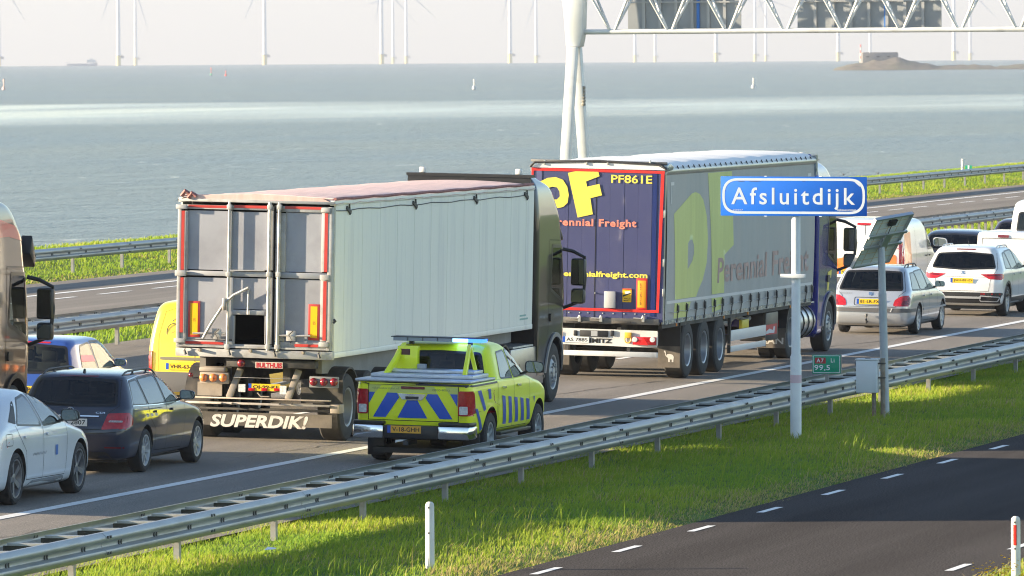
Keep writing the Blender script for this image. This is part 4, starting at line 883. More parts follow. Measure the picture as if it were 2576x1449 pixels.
text('rijkswaterstaat.nl', *PX(235,612), 285*.00147, .045, m_print, car, caster(t,'B'), thick=.006); text('0800-8002', *PX(875,612), 185*.00147, .032, m_print, car, caster(t,'B'), thick=.006)
patch('handle_surround', t, rpoly(PP((512,645),(812,650),(770,712),(560,708)), .01), 'B', m_chrome, car, .012, .05, .012); patch('tailgate_handle', t, rpoly(PP((595,675),(735,675),(730,705),(600,705)), .006), 'B', m_black, car, .03, .05, .006)
patch('brake_lamp', t, rr(*PX(545,0)[:1], PX(795,0)[0], PX(0,597)[1], PX(0,570)[1], .01, 3), 'B', m_redd, car, .008, .05, .006)
patch('tailgate_gap', t, ringpoly(PP((200,532),(1150,540),(1150,935),(200,928)), -.005, .005), 'B', m_seam, car, .005)
for s_ in (1,-1):
    x0, x1 = sorted((s_*.70, s_*.925)); l_ = patch('tail_light', t, rr(x0,x1,.755,1.13,.03,3), 'B', m_red, car, .012, .05, .02)
    patch('reversing_lamp', t, rr(*sorted((s_*.72,s_*.845)),.775,.90,.015,2), 'B', m_clear, l_, .036, .05)
both(lambda vw: patch('tail_light_side', t, rpoly([(.05,.76),(.30,.80),(.26,.94),(.20,1.11),(.06,1.13)], .03), vw, m_red, car, .010, .05))
for s_ in (1,-1): patch('reflector', t, rr(*sorted((s_*.72,s_*.82)),.685,.73,.004,2), 'B', M('fluo_reflector', (.75,.80,.03), .3), car, .008)
patch('box_edge', t, PP((130,520),(1300,540),(1300,560),(205,556),(130,545)), 'B', m_black, car, .009, .06, .004); both(lambda vw: patch('box_edge', t, linepoly([(.10,1.205),(1.60,1.212)], .03), vw, m_black, car, .006))
ob('bumper_step', MB().box(-.42,.42,-.10,.10,.40,.60), m_black, car, bevel=.02)
for s_ in (1,-1):
    b = MB().prism([(s_*.42,-.10),(s_*.90,-.05),(s_*.935,.06),(s_*.935,.35),(s_*.90,.35),(s_*.42,.10)], 'z', .40,.60); ob('chrome_bumper', b, m_chrome, car, bevel=.035)
    ob('bumper_pad', MB().prism([(s_*.43,-.09),(s_*.90,-.04),(s_*.93,.06),(s_*.93,.30),(s_*.43,.12)], 'z', .602,.655), m_black, car, bevel=.012)
    ob('mud_flap', MB().box(s_*.74-.13,s_*.74+.13,.72,.745,.10,.46), m_black, car, bevel=.01)
plate(car, None, -.09, .485, .52, .11, 'V-18-GHH', y=-.10, bold=.014, bgm=M('orange_plate', (.80,.40,.04), .4))
ob('tow_hitch', MB().box(-.12,-.04,-.06,.5,.30,.37), m_dark, car); ob('axle', MB().tube([(-.7,1.27,.37),(.7,1.27,.37)], .06, 8).lathe([(-.13,.05),(-.1,.15),(.1,.15),(.13,.05)], (.1,1.27,.37), 'x', 12), m_black, car)
m_tread = M('tread_plate', (.55,.58,.62), .38, .85, bump=.8, bs=55, var=.1, vs=8)
ob('load_cover', MB().box(-.90,.90,.02,1.56,1.246,1.285), m_tread, car, bevel=.012); ob('cover_box', MB().box(-.80,.80,.55,1.52,1.288,1.345), m_tread, car, bevel=.012); ob('cover_box', MB().box(-.68,.72,.95,1.50,1.348,1.395), m_tread, car, bevel=.01)
for s_, tp in ((-1,(-.52,1.70)),(1,(.50,1.70))):
    ob('roll_hoop', MB().bar((s_*.62,.72,1.29),(tp[0],1.50,1.74),.10,.06,(1,0,0)).bar((s_*.66,1.35,1.29),(tp[0],1.52,1.74),.07,.06,(1,0,0)), p_fluo, car, bevel=.012)
ob('equipment_box', MB().box(-.58,-.27,1.30,1.46,1.30,1.735), p_fluo, car, bevel=.01); ob('box_sticker', MB().poly([(-.53,1.297,1.60),(-.38,1.297,1.60),(-.38,1.297,1.69),(-.53,1.297,1.69)]), M('dark_sticker', (.10,.03,.03), .4), car)
ob('camera_unit', MB().box(-.24,-.12,1.2,1.32,1.397,1.47), M('grey_unit', (.35,.37,.38), .4), car, bevel=.008)
bar = ob('light_bar', MB().box(-.76,.72,1.57,1.93,1.856,1.868), m_black, car, bevel=.006)
m_lens = M('smoked_lens', (.30,.34,.40), .12, coat=1.)
for k in range(6):
    x0 = -.72+k*.235; ob('light_module', MB().box(x0,x0+.22,1.58,1.90,1.80,1.855), m_lens if k < 4 else emit('blue_light%d' % k, (.03,.12,1.0) if k == 5 else (.22,.42,1.0), 1.2), bar)
ob('bar_foot', MB().box(-.5,-.44,1.7,1.8,1.75,1.80).box(.42,.48,1.7,1.8,1.75,1.80), m_black, bar)
for y0_, sh in ((1.88,0),(2.27,0),(2.66,0),(3.05,0),(3.44,0)):
    zt_ = 1.00-.07*(y0_-1.88); both(lambda vw: patch('side_stripe', t, [(y0_,zt_),(y0_+.20,zt_-.02),(y0_+.36,.55),(y0_+.16,.55)], vw, m_sblue, car, .005))
for P in ([(.28,.86),(.42,.86),(.80,.54),(.70,.50)],[(.40,1.12),(.60,1.13),(.92,.83),(.80,.80)],[(1.00,1.13),(1.16,1.13),(1.22,.98),(1.08,.97)],[(3.92,.90),(4.02,.90),(4.0,.80)]): both(lambda vw: patch('side_stripe', t, P, vw, m_sblue, car, .005))
seams(car, t, [[(1.66,1.24),(1.68,.95),(1.72,.52)],[(2.66,1.24),(2.66,.50)],[(3.66,1.25),(3.68,.9),(3.62,.50)],[(1.62,1.24),(1.62,.55)],[(1.72,.50),(3.62,.49)]], .008); handles(car, t, (1.90,2.84), 1.10, m_chrome, .17); mirror_arm(car, t, 3.42, 1.27, .93, m_black, 1.5)
both(lambda vw: patch('mirror_chrome', t, rr(3.2,3.3,1.28,1.3,.004,2), vw, m_chrome, car, .006)); ob('side_step', MB().box(.80,.95,1.75,3.7,.40,.45), m_black, car, bevel=.01); ob('side_step', MB().box(-.95,-.80,1.75,3.7,.40,.45), m_black, car, bevel=.01)
# ---------------------------------------------------------------- lorries
p_brown = M('brown_metallic', (.020,.016,.014), .3, .1, coat=1., var=.08, vs=2)
p_tblue = M('lorry_blue', (.025,.03,.26), .25, .2, coat=1.)
m_chass = M('chassis_black', (.030,.029,.028), .7, var=.3, vs=4, dirt=(.13,.11,.09), dirts=2.5, dlo=.45, dhi=.8)
m_dust = M('dusty_steel', (.36,.31,.26), .7, .2, var=.2, vs=3, dirt=(.20,.17,.14), dirts=3)
m_rub = M('mud_flap_rubber', (.10,.088,.075), .85, var=.25, vs=4, dirt=(.20,.17,.14), dirts=2)
m_tank = M('tank_aluminium', (.60,.60,.60), .3, .9, var=.08, vs=3); m_lamp_o = M('orange_lamp', (.75,.22,.06), .3, coat=.5, var=.2, vs=30)
m_mirr = M('mirror_glass', (.5,.5,.5), .04, 1.)
def truck_wheel(root, x, y, R=.52, W_=.30, rim=None, dual=False, name='wheel'):
    key = ('t', R, W_, (rim or m_steel).name, dual)
    if key not in _W:
        h = W_/2; rr_ = R*.57
        ty = MB().lathe([(-h*.9,rr_),(-h,rr_+.03),(-h*1.02,R*.80),(-h*.93,R*.95),(-h*.78,R),(h*.78,R),(h*.93,R*.95),(h*1.02,R*.80),(h,rr_+.03),(h*.9,rr_)], n=40, cap=False)
        for g_ in (-.42,0,.42): pass
        ty = ty.mesh('wheel', 28); ty.materials.append(m_tyred)
        b = MB()
        if dual: b.lathe([(h*.88,rr_),(h*.96,rr_+.008),(h*.9,rr_-.02),(-h*.2,rr_-.05),(-h*.6,rr_*.72),(-h*.55,rr_*.5),(h*.1,rr_*.46),(h*.35,rr_*.36),(h*.4,0)], n=36, cap=False)
        else: b.lathe([(h*.88,rr_),(h*.96,rr_+.008),(h*.9,rr_-.02),(h*.55,rr_-.04),(h*.72,rr_*.78),(h*.95,rr_*.60),(h*.98,rr_*.45),(h*.8,rr_*.40),(h*1.05,rr_*.30),(h*1.08,0)], n=36, cap=False)
        for k in range(10):
            q = 2*math.pi*k/10; xx = -h*.5 if dual else h*.97
            b.lathe([(xx,.018),(xx+.03,.018),(xx+.03,0)], (0, rr_*.53*math.cos(q), rr_*.53*math.sin(q)), 'x', 6)
        rm = b.mesh('rim', 32); rm.materials.append(rim or m_steel); _W[key] = (ty, rm)
    ty, rm = _W[key]
    o = inst(name, ty, (x, y, R), root, (random.random()*6, 0, 0 if x > 0 else math.pi)); inst('rim', rm, (0,0,0), o); return o
def tractor(name, label, X, Y, paint_, skirt, roof=3.9, arch_m=None, front_axle=1.33, rear_axle=-2.35, tankm=None, deflect=True, low=None, mirror_style=0, mudflap=None, visor=True):
    """tractor unit; y=0 is the back of the cab"""
    root = empty(name, (X, Y, roadz(X)+.002), (0, CF, 0)); tag(root, label, 'truck')
    z2 = roof
    rows = [(.32,.25,2.25,1.12,.1,.3,.0,.1),(.42,.12,2.36,1.20,.08,.35,.0,.12),(.9,.06,2.42,1.235,.06,.38,.0,.14),(1.3,.02,2.42,1.245,.06,.36,.0,.14),(1.75,.0,2.38,1.25,.06,.34,.0,.14),(2.6,.0,2.16,1.25,.06,.3,.0,.12),(2.95,.0,2.02,1.245,.06,.3,.0,.12),(3.2,.0,1.98,1.24,.07,.32,.0,.12),(3.5,.0,1.80,1.215,.08,.4,.0,.12),(z2-.2,.0,1.5,1.17,.1,.42,.0,.12),(z2-.08,.02,1.05,1.10,.12,.4,.0,.1),(z2-.01,.06,.8,1.0,.12,.3,.0,.08),(z2,.2,.6,.8,.1,.2,.0,.05)]
    me = shell(rows, taper=0.); t = bvh_of(me); me.materials.append(paint_)
    cut = MB()
    for sx_ in (-1,1): cut.lathe([(sx_*1.6,.62),(sx_*.72,.62)], (0,front_axle,.53), 'x', 44)
    cs = [cut.mesh('c')]
    WN = [(.92,1.98),(1.95,1.72),(1.90,1.95),(1.72,2.72),(1.02,2.74)]
    cs.append(solid(MB().prism(rpoly(offset(WN,-.012), .06), 'x', -1.6, 1.6)))
    FW = [(0,1.85),(1.05,1.9),(1.02,2.75),(0,2.82)]
    cs.append(solid(MB().prism(rpoly(offset(mirror(FW),-.015), .06), 'y', 1.2, 4)))
    ob('cab', carve(me, cs, m_int), None, root)
    for vw in ('R','L'):
        w_ = patch('window', t, rpoly(WN,.06), vw, g_clear, root, .003); patch('window_trim', t, ringpoly(rpoly(WN,.06), -.03, .03), vw, m_trim, w_, .006)
        patch('door_gap', t, linepoly([(.80,2.85),(.80,1.75),(.80,1.2)], .014)+linepoly([(.80,2.85),(1.80,2.82)], .012)+linepoly([(2.06,1.62),(2.02,.95)], .014), vw, m_seam, root, .004)
        patch('door_handle', t, rr(.88,1.12,1.42,1.56,.03,3), vw, m_black, root, .008, .06, .02)
        patch('side_vent', t, rr(2.12,2.22,1.15,1.5,.02,3), vw, m_black, root, .006)
        patch('lower_panel', t, rpoly([(1.98,.40),(2.30,.42),(2.34,.95),(2.05,.98)], .03), vw, low or paint_, root, .008, .08, .01)
        pr = [[(front_axle+(.62+a)*math.cos(q), .53+(.62+a)*math.sin(q)) for q, a in ((math.pi*i/18,-.004),(math.pi*(i+1)/18,-.004),(math.pi*(i+1)/18,.07),(math.pi*i/18,.07))] for i in range(18)]
        patch('wheel_arch', t, pr, vw, arch_m or m_black, root, .008, .08, .03)
    w_ = patch('windscreen', t, rpoly(mirror(FW),.06), 'F', g_clear, root, .004)
    if visor: ob('sun_visor', MB().prism([(2.0,2.98),(2.34,2.80),(2.36,2.86),(2.05,3.10)], 'x', -1.12, 1.12), m_trim, root, bevel=.01)
    # aerofoils at the back of the cab and on the roof
    if deflect:
        for s_ in (1,-1): ob('side_deflector', MB().prism([(s_*1.235,.02),(s_*1.25,-.62),(s_*1.215,-.64),(s_*1.19,.02)], 'z', 1.02, 3.62), paint_, root, bevel=.008)
    ob('roof_panel', MB().box(-1.12,1.12,-.1,.16,z2-.02,z2+.03).box(-1.1,1.1,-.08,-.03,z2-.20,z2-.02), m_black, root)
    for s_ in (1,-1):
        ob('beacon', MB().box(s_*.86-.05,s_*.86+.05,-.03,.08,z2+.032,z2+.13), m_wpost, root, bevel=.015)
        ob('air_horn', MB().lathe([(0,.03),(.25,.035),(.42,.06),(.46,.095),(.46,0)], (s_*1.06,.15,z2-.22), 'y', 14), m_chrome, root, 40)
        # mirrors
        mx_ = s_*1.47; m_ = ob('mirror_housing', MB().box(mx_-.13,mx_+.13,2.02,2.20,2.02,2.50), m_black, root, bevel=.045); ob('mirror_glass', MB().box(mx_-.105,mx_+.105,2.012,2.019,2.05,2.47), m_mirr, m_)
        m2 = ob('mirror_housing', MB().box(mx_-.125,mx_+.125,2.02,2.20,1.70,1.97), m_black, root, bevel=.05); ob('mirror_glass', MB().box(mx_-.10,mx_+.10,2.012,2.019,1.73,1.94), m_mirr, m2)
        ob('mirror_arm', MB().tube([(s_*1.18,2.06,2.66),(s_*1.36,2.12,2.62),(mx_+s_*.10,2.12,2.52),(mx_+s_*.12,2.12,2.2),(mx_+s_*.08,2.12,1.76),(s_*1.2,2.12,1.62)], .032, 8), m_black, root, 50)
        # chassis side: tank, battery box, skirt, catwalk
        for k in range(3): ob('tank_strap', MB().lathe([(-.02,.365),(.02,.365)], (s_*.86,.35-.48*k-.5,.66), 'y', 20), m_black, root)
        ob('side_skirt', MB().box(s_*1.19-.02,s_*1.19+.02,rear_axle+.62,.66,.36,1.02), skirt, root, bevel=.012) if skirt else ob('fuel_tank', MB().lathe([(-1.15,.0),(-1.15,.30),(-1.12,.345),(.22,.345),(.25,.30),(.25,0)], (s_*.86,-.1,.66), 'y', 22), m_tank, root, 40)
        if not skirt: ob('side_box', MB().box(s_*.86-.33,s_*.86+.33,.20,.72,.40,1.02), m_tank, root, bevel=.04)
        ob('catwalk', MB().box(min(s_*.45,s_*1.18),max(s_*.45,s_*1.18),-1.5,.0,1.03,1.06), m_tread, root)
        ob('step', MB().box(min(s_*1.0,s_*1.22),max(s_*1.0,s_*1.22),.65,.75,.45,.5), m_black, root)
        truck_wheel(root, s_*1.08, front_axle, .52, .31, name='wheel'); truck_wheel(root, s_*1.08, rear_axle, .52, .28, dual=True); truck_wheel(root, s_*.75, rear_axle, .52, .28, dual=True)
        ob('mudguard', MB().prism([(rear_axle+.60*math.cos(a), .53+.60*math.sin(a)) for a in [math.pi*k/14 for k in range(15)]]+[(rear_axle+.57*math.cos(a), .53+.57*math.sin(a)) for a in [math.pi*k/14 for k in range(14,-1,-1)]], 'x', s_*.62, s_*1.25), m_black, root)
        ob('mud_flap', MB().box(s_*.94-.30,s_*.94+.30,rear_axle-.62,rear_axle-.605,.22,.62), m_rub, root)
        ob('frame_rail', MB().box(s_*.42-.04,s_*.42+.04,-3.2,2.2,.72,1.0), m_chass, root); ob('tail_lamp', MB().box(s_*.90-.2,s_*.90+.2,rear_axle-.66,rear_axle-.63,.64,.78), m_red, root)
    ob('fifth_wheel', MB().lathe([(1.02,.45),(1.09,.45),(1.09,0)], (0,rear_axle+.1,0), 'z', 20), m_chass, root); ob('axle', MB().tube([(-.9,rear_axle,.52),(.9,rear_axle,.52)], .08, 8), m_chass, root); ob('axle', MB().tube([(-.9,front_axle,.52),(.9,front_axle,.52)], .08, 8), m_chass, root)
    ob('cab_rear_gear', MB().box(-.9,-.2,-.35,-.02,1.0,2.0), m_chass, root, bevel=.03); ob('cab_rear_gear', MB().tube([(.5,-.12,.8),(.5,-.15,3.3)], .09, 10), m_chass, root); ob('air_lines', MB().tube([(.1,-.05,1.9),(.15,-.4,1.6),(.1,-.7,1.75)], .03, 6), m_black, root)
    if mudflap:
        for s_ in (1,): text(mudflap, .70, .30, .50, .13, M('white_print', (.62,.60,.56), .6), root, lambda x, z, o: Vector((x, rear_axle-.6215, z)), bold=.03)
    return root, t

# --- grey tipper trailer
m_alum = M('dull_aluminium', (.36,.37,.39), .5, .35, var=.08, vs=1.2, stretch=(1,1,.3), dirt=(.36,.33,.32), dirts=1.4, dlo=.5, dhi=.85)
m_alpan = M('door_panel_aluminium', (.33,.34,.38), .5, .2, var=.10, vs=.9, dirt=(.22,.22,.25), dirts=1.1, dlo=.45, dhi=.8)
m_frame = M('worn_white_frame', (.40,.40,.40), .55, .1, var=.08, vs=2, dirt=(.22,.20,.18), dirts=3.5, dlo=.5, dhi=.78)
m_side = M('trailer_side_panel', (.85,.83,.745), .42, .0, var=.03, vs=.6, stretch=(1,3,.25), dirt=(.63,.61,.60), dirts=.9, dlo=.52, dhi=.85)
m_retro = M('red_reflective', (.48,.05,.04), .35, var=.12, vs=5); m_yel = M('yellow_reflective', (.80,.47,.01), .35); m_retw = M('white_reflective', (.70,.62,.60), .4)
m_tarp = M('faded_red_tarpaulin', (.66,.47,.43), .6, var=.15, vs=3, stretch=(4,.3,1), bump=.3, bs=6); m_hole = M('trailer_inside', (.006,.005,.005), .9)
m_rod = M('galvanised_rod', (.50,.50,.49), .45, .5, var=.15, vs=5, dirt=(.30,.26,.22), dirts=6)
TX, TY = -34.40, 123.5
tr = empty('tipper_trailer', (TX, TY, roadz(TX)+.002), (0, CF, 0)); tag(tr, 'white and grey tipper semi-trailer with red tarpaulin and hatch in its rear door', 'trailer')
def A(px, py):      # measured on the door: 1 unit = 2.163 mm
    return ((px/3-638)*.00643, 3.80-((483+py/3)-503-.0217*(px/3-443))*.00625)
def Abox(name, x0, y0, x1, y1, d0, d1, mat, bevel=0., parent=tr):
    a, b = A(x0, y0), A(x1, y1); return ob(name, MB().box(min(a[0],b[0]), max(a[0],b[0]), d0, d1, min(a[1],b[1]), max(a[1],b[1])), mat, parent, bevel=bevel)
L1 = 13.35
# hollow load body: floor, side walls of upright panels, front wall
ob('floor', MB().box(-1.24,1.24,.09,L1,1.36,1.44), m_hole, tr)
for s_ in (1,-1):
    n_ = 24
    for k in range(n_):
        y0, y1 = .10+(L1-.10)*k/n_, .10+(L1-.10)*(k+1)/n_
        ob('side_plank', MB().box(s_*1.235, s_*(1.268+.0012*(k % 2)), y0+.004, y1-.004, 1.43, 3.74), m_side, tr)
    ob('inner_wall', MB().box(min(s_*1.20,s_*1.232), max(s_*1.20,s_*1.232), .1, L1-.05, 1.44, 3.70), m_hole, tr)
    ob('top_rail', MB().box(min(s_*1.19,s_*1.278), max(s_*1.19,s_*1.278), .0, L1+.02, 3.742, 3.82), m_side, tr, bevel=.012)
    ob('bottom_rail', MB().box(min(s_*1.19,s_*1.275), max(s_*1.19,s_*1.275), .02, L1+.02, 1.34, 1.428), m_side, tr, bevel=.01)
    ob('tarp_rope', MB().tube([(s_*1.275,.1+k*.67,3.66-.012*math.sin(k*1.9)) for k in range(20)], .008, 5), m_dark, tr)
    for k, yy in enumerate((.7,4.9,9.0,12.6)): ob('tarp_hook', MB().bar((s_*1.28,yy,3.70),(s_*1.29,yy+.22,3.62),.03,.05).bar((s_*1.285,yy+.16,3.75),(s_*1.285,yy+.2,3.58),.02,.02), m_dark, tr)
ob('front_wall', MB().box(-1.24,1.24,L1-.04,L1,1.44,3.8), m_side, tr)
b = MB(); N = 26                        # tarpaulin with sag between the roof bows
for i in range(N+1):
    y = -.02+(L1+.05)*i/N; sag = .018*math.cos(i*math.pi*2/4.3)
    for j in range(13):
        u = -1+2*j/12; b.v.append((u*1.295, y, 3.825+.045*(1-u*u)+sag*(1-u*u)+(.012*math.sin(i*2.7+j) if abs(u) > .9 else 0)-(.06 if abs(u) == 1 else 0)))
for i in range(N):
    for j in range(12): b.f.append((i*13+j, i*13+j+1, (i+1)*13+j+1, (i+1)*13+j))
for j in range(12): b.f.append((j, j+1, len(b.v)+j+1, len(b.v)+j))
b.v += [((-1+2*j/12)*1.28, -.015, 3.79) for j in range(13)]
o = ob('tarpaulin', b, m_tarp, tr, 60)
for k in range(9): ob('tarp_fold', MB().tube([(-1.22,.02+.028*k,3.84+.01*math.sin(k)),(0,.05+.03*k,3.885+.006*math.cos(k*2)),(1.24,.0+.03*k,3.845)], .012, 5), m_tarp, tr) if k < 4 else None
ob('tarp_roll', MB().tube([(1.285,-.03+.6*k,3.845+.006*math.sin(k*2.1)) for k in range(23)], .024, 8), M('tarp_edge', (.30,.12,.11), .7, var=.3, vs=6), tr, 50)
for (x, z) in ((-1.16,3.90),(-1.05,3.87)): ob('tarp_fold', MB().tube([(x-.06,-.02,z-.06),(x,-.03,z+.02),(x+.07,-.02,z-.03)], .035, 7), MATS['tarp_edge'], tr, 50)
# rear frame
Abox('frame_top', 1320,58,2510,107,-.02,.10,m_frame,.008)
Abox('frame_post', 1318,107,1346,1188,-.02,.10,m_frame,.006); Abox('frame_post', 2462,125,2495,1210,-.02,.10,m_frame,.006)
Abox('sill', 1318,1190,2512,1278,-.03,.10,m_frame,.008); Abox('sill_lip', 1325,1180,2490,1192,-.05,-.031,m_rod)
# doors: frame bars and recessed panels
for q in ((1390,150,1703,603),(1728,160,2000,603),(1390,656,1700,1130),(1745,660,2000,900),(2135,165,2415,618),(2135,668,2415,1185)): Abox('door_panel', *q, .03,.05,m_alpan)
for q in ((1347,106,2046,152),(2064,116,2460,168)): Abox('door_rail', *q, -.004,.05,m_frame,.004)
for q in ((1347,604,2046,656),(2064,616,2460,668)): Abox('door_rail', *q, -.004,.05,m_alum,.004)
for q in ((1347,1128,1757,1188),(1757,1162,2046,1188),(2064,1140,2460,1205)): Abox('door_rail', *q, -.004,.05,m_frame,.004)
for q in ((1347,153,1392,603),(1347,657,1392,1127),(2000,153,2046,603),(2000,657,2046,1161),(2064,169,2138,615),(2064,669,2138,1139),(2412,169,2461,615),(2412,669,2461,1139)): Abox('door_stile', *q, -.006,.05,m_frame,.004)
Abox('door_stile', 1703,153,1727,603,.004,.05,m_alum,.003); Abox('door_stile', 1700,657,1745,1127,.0,.05,m_alum,.003)
Abox('door_gap', 2047,107,2063,1200,.02,.05,m_hole)
# hatch
for q in ((1745,900,2000,944),(1745,945,1762,1160),(1992,945,2000,1160)): Abox('hatch_frame', *q, -.012,.05,m_alum,.004)
Abox('hatch_door', 1775,905,1990,940,-.030,-.014,m_frame,.004)
# red strips, warning boards
for q in ((1395,108,1698,134),(1745,110,2000,137),(2132,118,2412,144)): Abox('red_strip', *q, -.010,-.005,m_retro)
for q in ((1347,153,1370,600),(1347,658,1370,1075),(2437,170,2461,614),(2434,682,2459,1130)): Abox('red_strip', *q, -.026,-.021,m_retro)
for q in ((1390,1140,1680,1166),(2222,1157,2400,1182)): Abox('red_strip', *q, -.012,-.006,m_retro)
for (x0,y0,x1,y1) in ((1405,836,1495,1110),(2320,856,2405,1130)):
    w_ = Abox('warning_board', x0,y0,x1,y1,.012,.028,m_retro,.003); Abox('yellow_field', x0+17,y0+17,x1-17,y1-18,.009,.0115,m_yel,0,w_)
    a = A((x0+x1)/2-8, (y0+y1)/2+18); text('85', a[0]-.0, a[1], .045, .05, M('board_print', (.35,.16,.02), .5), w_, lambda x, z, o: Vector((x, .0075, z)))
# lock rods with couplings
for xx, y0, y1, r in ((1715,85,1200,.022),(2022,88,1205,.027),(2095,92,1210,.027)):
    a, b_ = A(xx,y0), A(xx,y1); rd = ob('lock_rod', MB().tube([(a[0],-.045,a[1]),(b_[0],-.045,b_[1])], r, 10), m_rod, tr, 40)
    for yc in (125,632,1180): c_ = A(xx,yc); ob('coupling', MB().box(c_[0]-.04,c_[0]+.04,-.075,-.01,c_[1]-.04,c_[1]+.04), m_frame, rd, bevel=.01)
for q in ((1308,106,1392,140),(1308,603,1392,648),(1308,1118,1392,1152),(2415,128,2482,166),(2412,634,2482,676),(2412,1140,2482,1178)): Abox('hinge', *q, -.075,-.022,m_frame,.008)
def path(*pts, d=-.07): return [(A(*p)[0], d, A(*p)[1]) for p in pts]
ob('hatch_lever', MB().tube(path((1872,735),(1760,790),(1692,850),(1645,925),(1590,1010),(1532,1118)), .024, 10), m_rod, tr, 50)
ob('lever_link', MB().tube(path((1870,738),(1868,840),(1866,935), d=-.05), .013, 8), m_rod, tr, 40); ob('lever_pivot', MB().bar(*path((1690,812),(1690,905)), .09,.05), m_rod, tr, bevel=.01)
ob('latch_bar', MB().tube(path((1450,1080),(1700,1080), d=-.05), .016, 8), m_rod, tr); ob('latch_bar', MB().tube(path((2105,1093),(2345,1095), d=-.05), .016, 8), m_rod, tr); ob('latch_bar', MB().tube(path((1675,603),(1990,605), d=-.05), .012, 8), m_rod, tr)
for (x, y) in ((1630,1085),(2195,1098)): Abox('latch_box', x-32,y-42,x+38,y+38,-.06,-.045,m_rod,.006); ob('latch_hook', MB().tube(path((x+20,y-40),(x-10,y-10),(x+15,y+30),(x,y+60), d=-.08), .010, 6), m_dark, tr)
for x, y in ((1397,1213),(1735,1218),(2080,1226),(2417,1236)): ob('sill_hook', MB().tube(path((x,y-28),(x-6,y),(x+4,y+28), d=-.06), .016, 8, r2=.024), m_dark, tr, 50)
for x, y in ((1505,1206),(1892,1210),(2292,1222)): ob('sill_pin', MB().lathe([(-.09,.022),(-.02,.030)], (A(x,y)[0],0,A(x,y)[1]), 'y', 12), m_dust, tr, 40)
# chassis, lamps, plate, bumper, mud flap
def B(px, py):
    vx, vy = 415.9+px*.2083, 858.6+py*.2083; return ((vx-638)*.00643, 3.80-(vy-503-.0217*(vx-443))*.00625)
def Bbox(name, x0, y0, x1, y1, d0, d1, mat, bevel=0., parent=tr):
    a, b = B(x0, y0), B(x1, y1); return ob(name, MB().box(min(a[0],b[0]), max(a[0],b[0]), d0, d1, min(a[1],b[1]), max(a[1],b[1])), mat, parent, bevel=bevel)
Bbox('cross_beam', 720,238,1800,352,.05,.25,m_chass,.01)
bd = Bbox('name_board', 1078,268,1410,350,.03,.046,M('board_cream', (.62,.56,.48), .5, dirt=(.3,.25,.2), dirts=6)); a = B(1090,340)
text('BULTHUIS', a[0], a[1], .42, .085, M('board_red', (.42,.02,.03), .5), bd, lambda x, z, o: Vector((x, .028, z)), bold=.05)
def round_lamp(px, py, r, d, mat, parent): c_ = B(px, py); return ob('round_lamp', MB().lathe([(d-.05,0),(d-.045,r*.6),(d-.02,r),(d,r)], (c_[0],0,c_[1]), 'y', 20), mat, parent, 50)
round_lamp(905,288,.062,.04,m_redd,tr)
for x0, ys, mt in ((395,(440,560,680),m_lamp_o),(1732,(1785,1910,2032),m_redd)):
    dy = 0 if x0 < 1000 else 42; br = Bbox('lamp_board', x0,398+dy,x0+350,540+dy,.06,.12,m_dust if x0 < 1000 else M('lamp_bracket', (.16,.17,.18), .6), .008)
    for k, xx in enumerate(ys): round_lamp(xx, 465+dy, .063, .06, mt if k < 2 or x0 > 1000 else m_lamp_o, br)
Bbox('lamp_hood', 385,335,705,398,.06,.42,m_dust,.02); ob('marker_stalk', MB().tube([(B(300,470)[0],.1,B(300,470)[1]),(B(390,470)[0],.1,B(390,470)[1])], .015, 6), m_chass, tr); round_lamp(280,434,.038,.10,m_redd,tr)
for (x0,y0,x1,y1) in ((862,360,765,705),(1572,375,1482,722)):
    a, b_ = B(x0,y0), B(x1,y1); ob('bumper_strut', MB().bar((a[0],.22,a[1]),(b_[0],.02,b_[1]),.10,.07,(0,1,0)), m_dust, tr, bevel=.006)
Bbox('plate_rail', 800,458,1560,478,.06,.12,m_frame,.004); plate(tr, None, (B(990,0)[0]+B(1385,0)[0])/2, B(0,572)[1]-.03, .52, .11, 'OJ-99-KF', y=.06, bold=.02)
lb = Bbox('lamp_strip', 985,578,1390,632,.05,.09,m_chass)
for xx in (1035,1190,1345): Bbox('red_lamp', xx-38,585,xx+38,622,.035,.049,m_red,.006,lb)
for x0, x1, y0, y1 in ((876,960,540,636),(1380,1460,556,660)): Bbox('perforated_sheet', x0,y0,x1,y1,.03,.04,M('white_sheet', (.60,.60,.60), .6, var=.4, vs=40))
ob('chain', MB().tube([(B(1105,640)[0],.05,B(1105,640)[1]),(B(1150,690)[0],.05,B(1150,690)[1]),(B(1250,690)[0],.05,B(1250,690)[1])], .012, 6), m_dust, tr)
Bbox('bumper', 240,690,1998,745,-.02,.10,M('bumper_cream', (.70,.58,.47), .6, var=.1, vs=2, dirt=(.35,.28,.22), dirts=4),.012); Bbox('bumper', 240,747,1996,812,-.012,.10,M('bumper_steel', (.55,.50,.45), .5, .2, var=.1, vs=2, dirt=(.30,.26,.22), dirts=4),.008)
for xx in (690,820,1395,1545): c_ = B(xx,772); ob('bolt', MB().lathe([(-.05,.014),(-.01,.014)], (c_[0],0,c_[1]), 'y', 8), m_dark, tr)
Bbox('bumper_beam', 400,816,2010,880,.05,.14,m_chass,.008); Bbox('side_stub', 1998,780,2112,888,.02,.3,m_dust,.008)
mf = Bbox('mud_flap', 400,872,2012,1068,.06,.072,m_rub); a = B(530,1042)
text('SUPERDIK!', a[0]+.0, a[1]-.02, 1.60, .205, M('flap_print', (.66,.62,.58), .6, dirt=(.30,.26,.22), dirts=6, dlo=.55), mf, lambda x, z, o: Vector((x, .058, z)), bold=.035, shear=.22)
Bbox('inner_guard', 340,520,640,690,.2,.22,m_dust); Bbox('inner_guard', 1600,480,2110,780,.22,.24,m_chass)
